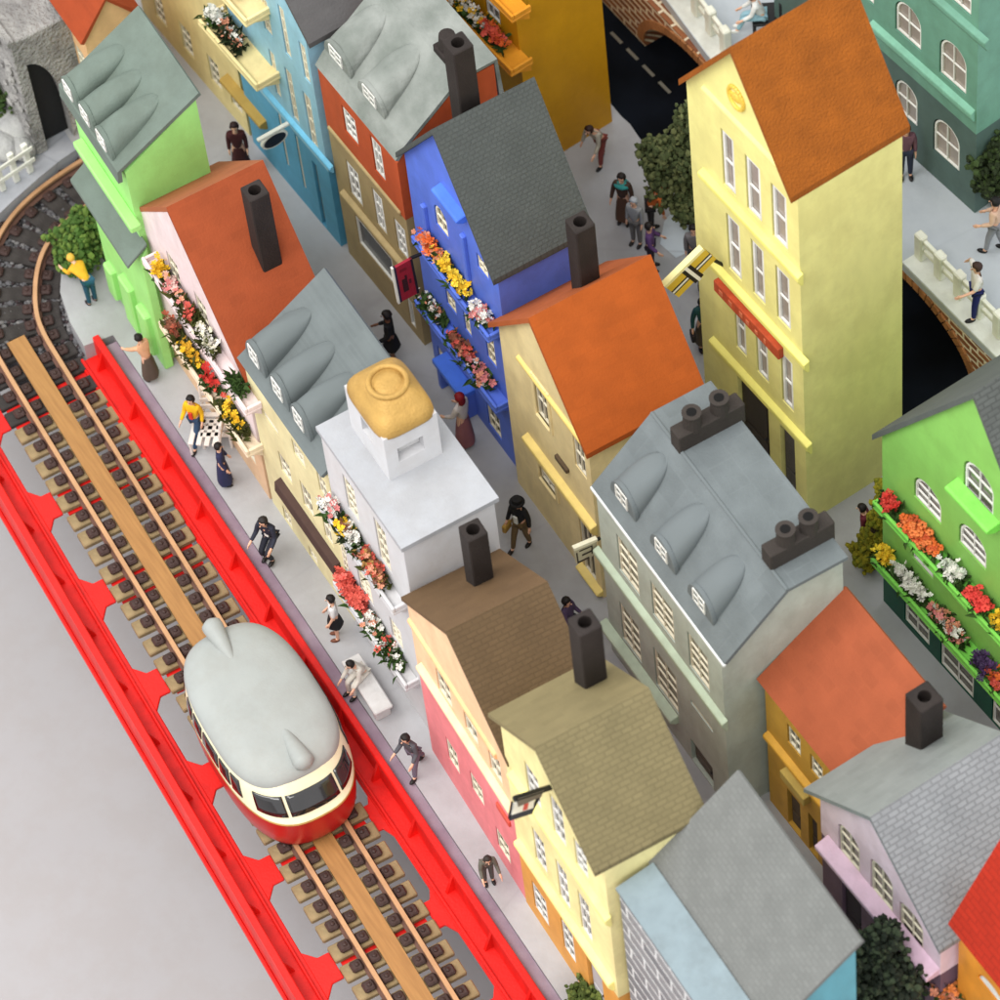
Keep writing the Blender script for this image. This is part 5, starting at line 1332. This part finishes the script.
# yellow board with a black and white cross
u = hS.pl(722, 264).x; sg = sign_root(hS, 'slanting yellow signboard with black and white cross on the tall yellow house', None)
A, B, C, D = (703, 248), (714.5, 257), (677, 295.5), (664.5, 286)
bd = board(hS, u, (A, B, C, D), .16, paint((216, 182, 58), rough=.5), 'board', sg)
strip(hS, u, A, B, C, D, 0, 1, .40, .66, BLACK, 'stripe', bd, .172); strip(hS, u, A, B, C, D, 0, 1, .48, .58, WH2, 'stripe', bd, .18)
strip(hS, u, A, B, C, D, .38, .46, -.0, 1.12, BLACK, 'stripe', bd, .186); strip(hS, u, A, B, C, D, .52, .60, -.0, 1.12, BLACK, 'stripe', bd, .186); strip(hS, u, A, B, C, D, .455, .525, -.06, 1.18, WH2, 'stripe', bd, .192)
strip(hS, u, A, B, C, D, 0, 1, -.16, .0, paint((240, 232, 170)), 'edge_trim', bd, .17)
arm(hS, u, (712, 259), (723, 265), sg, .05)
# maroon board
u = hL.pl(420, 256, hL.fi - .6).x; sg = sign_root(hL, 'maroon hanging sign with dark figure beside the blue house', None)
A, B, C, D = (393, 268), (411.5, 257.5), (418.5, 291.5), (399.5, 301.5)
bd = board(hL, u, (A, B, C, D), .08, paint((150, 26, 44), rough=.5), 'board', sg)
strip(hL, u, A, B, C, D, 0, 1, 0, .1, paint((40, 28, 56)), 'border', bd, .09); strip(hL, u, A, B, C, D, 0, 1, .88, 1.0, paint((30, 20, 34)), 'border', bd, .09); strip(hL, u, A, B, C, D, -.02, 1.02, -.1, -.01, WH2, 'border', bd, .09)
strip(hL, u, A, B, C, D, .42, .78, .28, .55, paint((54, 14, 20)), 'emblem', bd, .095); strip(hL, u, A, B, C, D, .34, .44, .45, .56, paint((54, 14, 20)), 'emblem', bd, .095); strip(hL, u, A, B, C, D, .5, .62, .62, .74, paint((84, 14, 34)), 'emblem', bd, .095); strip(hL, u, A, B, C, D, .12, .2, .25, .6, paint((116, 16, 30)), 'emblem', bd, .095)
arm(hL, u, (411, 258), (421, 254), sg, .05)
# black-framed sign of the yellow and ochre house
u = hG.pl(551, 788).x; sg = sign_root(hG, 'black framed hanging sign with red mark, white middle and navy foot', None)
A, B, C, D = (514, 803.5), (534, 797), (532, 812), (509, 819.5)
bd = board(hG, u, (A, B, C, D), .07, WH2, 'board', sg)
strip(hG, u, A, B, C, D, .66, 1.02, 0, 1.0, paint((44, 48, 62)), 'foot_band', bd, .08); strip(hG, u, A, B, C, D, .18, .6, .5, .72, paint((204, 84, 74)), 'red_mark', bd, .085)
board(hG, u, ((516.5, 797), (543, 788.5), (540, 795), (517, 805)), .12, paint((112, 104, 94)), 'shade', bd)
arm(hG, u, (514, 799), (551.5, 787), sg, .075); arm(hG, u, (512, 802), (509, 818), sg, .03); arm(hG, u, (541, 793), (531, 812), sg, .04)
# cream board on the mansard house
u = hN.pl(596, 545).x; sg = sign_root(hN, 'cream hanging board with dark outlined shapes at the mansard house corner', None)
A, B, C, D = (573.5, 548), (596, 538.5), (596, 553), (576, 563)
bd = board(hN, u, (A, B, C, D), .08, paint((190, 186, 158)), 'board', sg)
strip(hN, u, A, B, C, D, -.06, .1, -.02, 1.02, paint((236, 232, 206)), 'top_edge', bd, .12)
for f0, f1, g0, g1 in ((.3, 1.0, .04, .11), (.9, 1.0, .1, .62), (.55, .66, .3, .8), (.24, .32, .2, .8), (.3, .8, .74, .8)): strip(hN, u, A, B, C, D, f0, f1, g0, g1, paint((58, 54, 44)), 'outline', bd, .088)
arm(hN, u, (594, 541), (600, 538), sg, .05)
# oval sign of the light blue house
u = hJ.pl(291, 127).x; sg = sign_root(hJ, 'dark navy oval sign with white rim on the light blue house', None)
c = hJ.plu(274, 139, u); mb = MB(); el = [(c.y + .42 * math.cos(2 * PI * i / 28), c.z + .27 * math.sin(2 * PI * i / 28)) for i in range(28)]
mb.prism(el, lambda a, b, t_: (t_, a, b), u - .05, u + .05); bd = build(mb, 'rim', WH2, sg)
mb = MB(); mb.prism([(c.y + (y - c.y) * .84, c.z + (z - c.z) * .82) for y, z in el], lambda a, b, t_: (t_, a, b), u - .06, u + .06); build(mb, 'board', paint((30, 34, 46), rough=.4), bd)
mb = MB(); mb.box(u - .06, u + .06, c.y - .5, hJ.fi + .1, c.z + .26, c.z + .36, .02); build(mb, 'bracket', WH2, sg)

# ================================================================ STREET FURNITURE, STONE VIADUCT, FENCE
def garden_chair(label, p, rz):
    o = thing('garden_chair', label, 'chair', p, rz, 'white garden chairs on the pavement'); m = paint((226, 218, 210), rough=.6)
    mb = MB()
    for i in range(4): mb.box(-.42, .42, -.4 + i * .22, -.26 + i * .22, .55, .62, .01)
    build(mb, 'seat', m, o); mb = MB()
    for i in range(4): mb.box(-.42, .42, .44 + i * .05, .5 + i * .05, .72 + i * .24, .88 + i * .24, .01)
    build(mb, 'backrest', m, o)
    for x in (-.38, .38):
        for y0, y1 in ((-.36, -.36), (.4, .6)):
            mb = MB(); mb.cyl((x, y0, 0), (x, y1, .6 if y0 < 0 else 1.6), .04, n=6); build(mb, 'leg', m, o)
    return o
garden_chair('white slatted garden chair nearest the pink balcony house', at(219, 437, 0), 1.0); garden_chair('white slatted garden chair behind the walker in yellow', at(208, 445, 0), -.7)
p = at(369, 694, 0); o = thing('bench', 'long low white bench in front of the cupola house', 'bench', p, ta); m = paint((206, 205, 204), rough=.6)
mb = MB(); mb.box(-.95, .95, -.27, .27, .42, .54, .03); build(mb, 'seat', m, o)
for x in (-.75, .75): mb = MB(); mb.box(x - .1, x + .1, -.22, .22, 0, .42, .02); build(mb, 'leg', m, o)
benchp = p
# fence at the far left
fa, fb = at(-30, 212, 0), at(36, 168, 0); d = fb - fa; o = thing('fence', 'white two-rail fence on the paved bank at the left edge', 'fence', fa, math.atan2(d.y, d.x)); m = paint((226, 226, 216), rough=.5); n = 4
for i in range(n + 1): mb = MB(); x = d.length * (i + .4) / (n + .8); mb.box(x - .09, x + .09, -.07, .07, 0, 1.25, .02); build(mb, 'post', m, o)
for z in (.45, .95): mb = MB(); mb.box(0, d.length, -.13, -.07, z, z + .17, .02); build(mb, 'rail', m, o)
# stone viaduct at the far left
vb0, vb1 = at(48, 150, 0), at(76, 138, 0); STN = rough_mat((134, 132, 130), (170, 168, 164), 1.6, 1.0, .22)
o = thing('stone_viaduct', 'grey stone viaduct with dark arched opening at the far left', 'viaduct', vb0); 
ht_ = 4.9; mb = MB(); mb.box(-26, 0, -.35, 1.75, -.02, ht_, .04); me = mb.mesh('viaduct_wall'); cb = MB()
arc = [(.0, -.5), (.86, -.5)] + [(.86 * math.cos(PI / 2 * i / 10), 1.2 + 2.6 * math.sin(PI / 2 * i / 10)) for i in range(11)]
cb.prism(arc, lambda a, b, t_: (t_, a, b), -2.2, .8)
for k in range(3): cb.prism([(-5 - 6 * k + 1.7 * math.cos(PI * i / 14), .8 + 2.4 * math.sin(PI * i / 14)) for i in range(15)] + [(-6.7 - 6 * k, -.5), (-3.3 - 6 * k, -.5)], lambda a, b, t_: (a, t_, b), -1.5, .5)
me = cut(me, cb.bm); cb.bm.free(); me.materials.clear(); link('viaduct_wall', me, STN, o)
mb = MB(); mb.box(-.42, -.36, -.1, 1.2, 0, 4.2); build(mb, 'arch_shade', paint((26, 26, 28)), o)  # dark panel close behind the opening, painted as its inner shade
for k in range(3): mb = MB(); mb.box(-7 - 6 * k, -3 - 6 * k, .3, .42, 0, 3.6); build(mb, 'arch_shade', paint((26, 26, 28)), o)  # side arches get the same painted shade panels
mb = MB(); mb.box(-26, .06, -.45, -.2, ht_ - .06, ht_ + .16, .03); mb.box(-26, .06, 1.6, 1.85, ht_ - .06, ht_ + .16, .03); build(mb, 'parapet', STN, o)
mb = MB()
for i in range(90): mb.ico((ru(-8, .0), -.38 + ru(-.04, .03), ru(.2, ht_)), ru(.1, .24), 1, (1.2, .5, .8), .25)
build(mb, 'rough_stonework', STN, o)
for i, (px, py, r) in enumerate(((14, 128, .62), (22, 148, .4), (4, 146, .5))):
    mb = MB(); mb.ico((0, 0, 0), r, 3, (1.2, .9, .8), .06); q = build(mb, 'boulder', rough_mat((150, 150, 150), (176, 176, 172), 1.5, .8, .1), None, True); q.location = at(px, py, .3)
    tag(q, ('largest pale grey boulder by the white fence', 'boulder nearest the dark stone arch', 'boulder at the left picture edge above the fence')[i], 'boulder', 'boulders by the fence')
# pale patch laid on the plaza
mb = MB(); pts = [at(px, py, .02) for px, py in ((684, 196), (698, 214), (700, 246), (676, 258), (660, 244), (664, 222))]; mb.face(pts); structure(build(mb, 'plaza_patch', pavement_mat((202, 210, 214), (186, 196, 204))))

# ================================================================ PEOPLE
R = math.radians
G = 'figures in the streets'
person('person bending in a yellow jacket and teal trousers by the green bush', at(93, 303, 0), R(-80), (232, 176, 44), (34, 84, 104), hair=(226, 176, 70), lean=55, h=2.3, arms=((60, 10, 60), (40, 10, 60)))
person('person in a beige top and brown skirt by the red girder end', at(152, 379, 0), R(-70), (222, 172, 134), None, skirt=((88, 76, 66), .78), h=2.3, lean=12, arms=((130, 8, 10), (20, 12, 60)))
person('person striding in a yellow and red top and blue jeans', at(199, 437, 0), R(35), (236, 184, 28), (46, 70, 98), legp=((32, 8), (-22, 18)), h=2.4, arms=((-20, 14, 30), (30, 14, 40)), vest=(206, 60, 40))
person('person in a long dark navy dress beside the white garden chairs', at(226, 483, 0), R(150), (44, 48, 82), None, skirt=((44, 48, 82), .84), h=2.2, arms=((15, 16, 20), (15, 16, 20)))
person('crouching person in a dark navy suit with white shirt front', at(275, 553, 0), R(30), (44, 46, 60), (38, 40, 52), h=2.65, lean=14, legp=((62, 84), (50, 74)), arms=((30, 20, 60), (34, 18, 50)), vest=(226, 222, 214), coat=True, hair=(42, 36, 34))
person('person in a white top and short black skirt under the coral flowers', at(338, 637, 0), R(-25), (222, 222, 222), None, skirt=((26, 26, 30), .36), shoes=(110, 64, 44), h=2.35, sleeves=False, arms=((6, 10, 24), (10, 10, 30)))
pp = person('person in white sitting on the long white bench', benchp + Vector((-.35, .1, 0)), R(15), (216, 212, 202), (214, 210, 200), h=2.4, sit=True, lean=28, arms=((50, 8, 30), (50, 8, 30)), shoes=(24, 22, 22))
person('person with dark cap, grey jacket and mauve trousers before the pink wall', at(417, 771, 0), R(20), (86, 86, 92), (112, 104, 118), hair=(34, 28, 26), h=2.5, lean=14, legp=((18, 12), (-20, 10)), arms=((0, 16, 50), (10, 12, 60)), coat=True)
person('person in a grey-green jacket alone near the lower red girder', at(489, 881, 0), R(75), (104, 102, 92), (84, 82, 78), hair=(52, 46, 42), h=2.1, lean=24, arms=((30, 14, 60), (30, 14, 60)), coat=True)
person('person all in black with bare brown legs in the alley by the maroon sign', at(394, 361, 0), R(-30), (24, 23, 25), None, skirt=((24, 23, 25), .4), shoes=(60, 40, 34), h=2.7, arms=((10, 16, 60), (10, 16, 60)), skin=paint((128, 88, 66), rough=.5), coat=True)
person('red-haired person in a white top and long mauve skirt by the blue house', at(466, 443, 0), R(-65), (212, 204, 200), None, skirt=((150, 96, 100), .88), hair=(134, 20, 28), h=2.7, longhair=True, arms=((45, 12, 40), (30, 14, 50)))
person('person in a black hat and black jacket carrying a tan bag', at(523, 545, 0), R(25), (28, 28, 30), (112, 92, 62), hat=(24, 23, 24), h=2.6, legp=((-6, 6), (20, 8)), coat=True, vest=(222, 224, 218), bag=(176, 140, 66), arms=((-6, 20, 10), (8, 22, 20)))
person('person in a purple jacket with black hair behind the chimney', at(571, 642, 0), R(120), (82, 66, 96), (40, 36, 44), h=2.5, arms=((10, 20, 40), (60, 20, 60)))
person('person in a maroon coat behind the terracotta roof', at(243, 172, 0), R(60), (70, 28, 30), None, skirt=((66, 28, 30), .8), hair=(40, 22, 22), h=2.6)
person('person in a pale grey jacket and red trousers beside the ochre wall', at(602, 161, 0), R(20), (176, 170, 156), (134, 66, 60), hair=(48, 26, 22), h=2.5, lean=30, arms=((30, 14, 40), (-10, 30, 20)), legp=((16, 10), (-8, 10)), shoes=(22, 20, 22))
person('person in a turquoise shawl and brown skirt on the plaza', at(625, 221, 0), R(40), (70, 50, 40), None, skirt=((84, 58, 44), .8), scarf=(58, 150, 146), hair=(36, 28, 24), h=2.5, arms=((10, 20, 20), (10, 20, 20)))
person('person in a bright orange jacket under the dark tree', at(652, 231, 0), R(150), (198, 100, 42), (40, 34, 34), hair=(150, 78, 36), h=2.6, lean=30, coat=True)
person('grey-haired person in a pale grey coat on the plaza', at(637, 243, 0), R(30), (150, 152, 154), (112, 110, 108), hair=(176, 182, 188), h=2.4, coat=True)
person('person in a violet jacket at the lower end of the plaza group', at(652, 268, 0), R(140), (98, 66, 118), (46, 36, 52), h=2.4, arms=((20, 20, 40), (20, 20, 40)))
person('dark-haired person in a grey coat half hidden by the yellow facade', at(696, 272, 0), R(60), (120, 116, 118), (60, 58, 62), h=2.5, coat=True)
person('person in a dark navy coat under the slanting yellow signboard', at(707, 292, 0), R(40), (40, 44, 66), None, skirt=((36, 40, 60), .8), h=2.4)
person('person in a dark green jacket with a black bag in the narrow alley', at(705, 347, 0), R(70), (34, 76, 76), None, skirt=((84, 72, 56), .7), h=2.6, bag=(38, 30, 28), arms=((10, 14, 20), (10, 24, 20)))
person('person in dark red and teal beside the climbing shrub', at(868, 548, 0), R(-40), (96, 30, 42), (58, 96, 100), h=2.4, lean=10)
person('person in white top and pale blue shorts sitting on the upper terrace', at(763, 34, TZ), R(-30), (232, 234, 232), (150, 190, 204), h=2.5, sit=True, lean=20, legp=((10, -10), (6, -4)), arms=((50, 10, 40), (60, 10, 30)), shoes=(236, 236, 232), lift=.25)
o = thing('chair', 'black chair under the seated person on the upper terrace', 'chair', at(765, 30, TZ), R(-30))
mb = MB(); mb.box(-.4, .4, -.35, .4, .62, .72, .02); build(mb, 'seat', BLACK, o); mb = MB(); mb.box(-.4, .4, .4, .48, .72, 1.5, .02); build(mb, 'backrest', BLACK, o)
for x in (-.36, .36):
    for y in (-.3, .36): mb = MB(); mb.cyl((x, y, 0), (x, y, .62), .05, n=6); build(mb, 'leg', BLACK, o)
person('person with black cap, pale pink jacket and grey trousers on the terrace', at(994, 250, TZ), R(-50), (222, 186, 162), (140, 142, 148), hair=(22, 20, 20), h=2.7, legp=((14, 8), (-10, 6)), arms=((10, 12, 60), (30, 14, 40)), coat=True, shoes=(20, 20, 22))
person('person in a white singlet and navy trousers pointing with one arm', at(976, 316, TZ), R(-20), (228, 224, 218), (32, 40, 104), hair=(60, 40, 32), h=2.75, sleeves=False, arms=((60, 20, 60), (10, 125, 6)), legp=((8, 6), (-12, 8)), shoes=(26, 24, 28))
person('person in a mauve top standing behind the tall yellow house', at(906, 176, TZ), R(60), (120, 84, 96), (44, 50, 70), h=2.6)
person('person in a long pink coat by the stone viaduct', at(16, 112, 0), R(10), (214, 170, 156), None, skirt=((216, 174, 160), .86), hair=(210, 206, 196), h=2.6, coat=True)

# ================================================================ LIGHT, CAMERA
w = bpy.data.worlds.new('World'); SC.world = w; w.use_nodes = True
bg = w.node_tree.nodes['Background']; bg.inputs[0].default_value = (.98, .985, 1.0, 1); bg.inputs[1].default_value = WORLD
def lamp(name, pos, target, size, watts, color):
    l = bpy.data.lights.new(name, 'AREA'); l.shape = 'DISK'; l.size = size; l.energy = watts; l.color = color
    o = bpy.data.objects.new(name, l); COL.objects.link(o); o.location = pos
    o.rotation_euler = (Vector(target) - Vector(pos)).to_track_quat('-Z', 'Y').to_euler(); return o
lamp('window_light', (-14, -64, 114), (0, 0, 0), 70, KEY * .72, (1, .97, .92))
lamp('fill_light', (48, -46, 112), (0, 2, 0), 60, KEY * .62, (1, .98, .95))  # added fill lamp, brightens the second-row fronts and side walls
cd = bpy.data.cameras.new('Camera'); cam = bpy.data.objects.new('Camera', cd); COL.objects.link(cam)
cam.matrix_world = Matrix(((RR[0].x, -RR[1].x, -RR[2].x, CAM.x), (RR[0].y, -RR[1].y, -RR[2].y, CAM.y), (RR[0].z, -RR[1].z, -RR[2].z, CAM.z), (0, 0, 0, 1)))
cd.sensor_width = 36; cd.lens = FPX / 1000 * 36; cd.clip_end = 2000; cd.clip_start = 1
cd.dof.use_dof = True; cd.dof.focus_distance = (at(700, 330, 6) - CAM).length; cd.dof.aperture_fstop = FSTOP
SC.camera = cam
SC.render.engine = 'CYCLES'
vs = SC.view_settings; vs.view_transform = 'Standard'; vs.look = 'None'; vs.exposure = .05; vs.gamma = 1
try: vs.use_curve_mapping = False
except Exception: pass
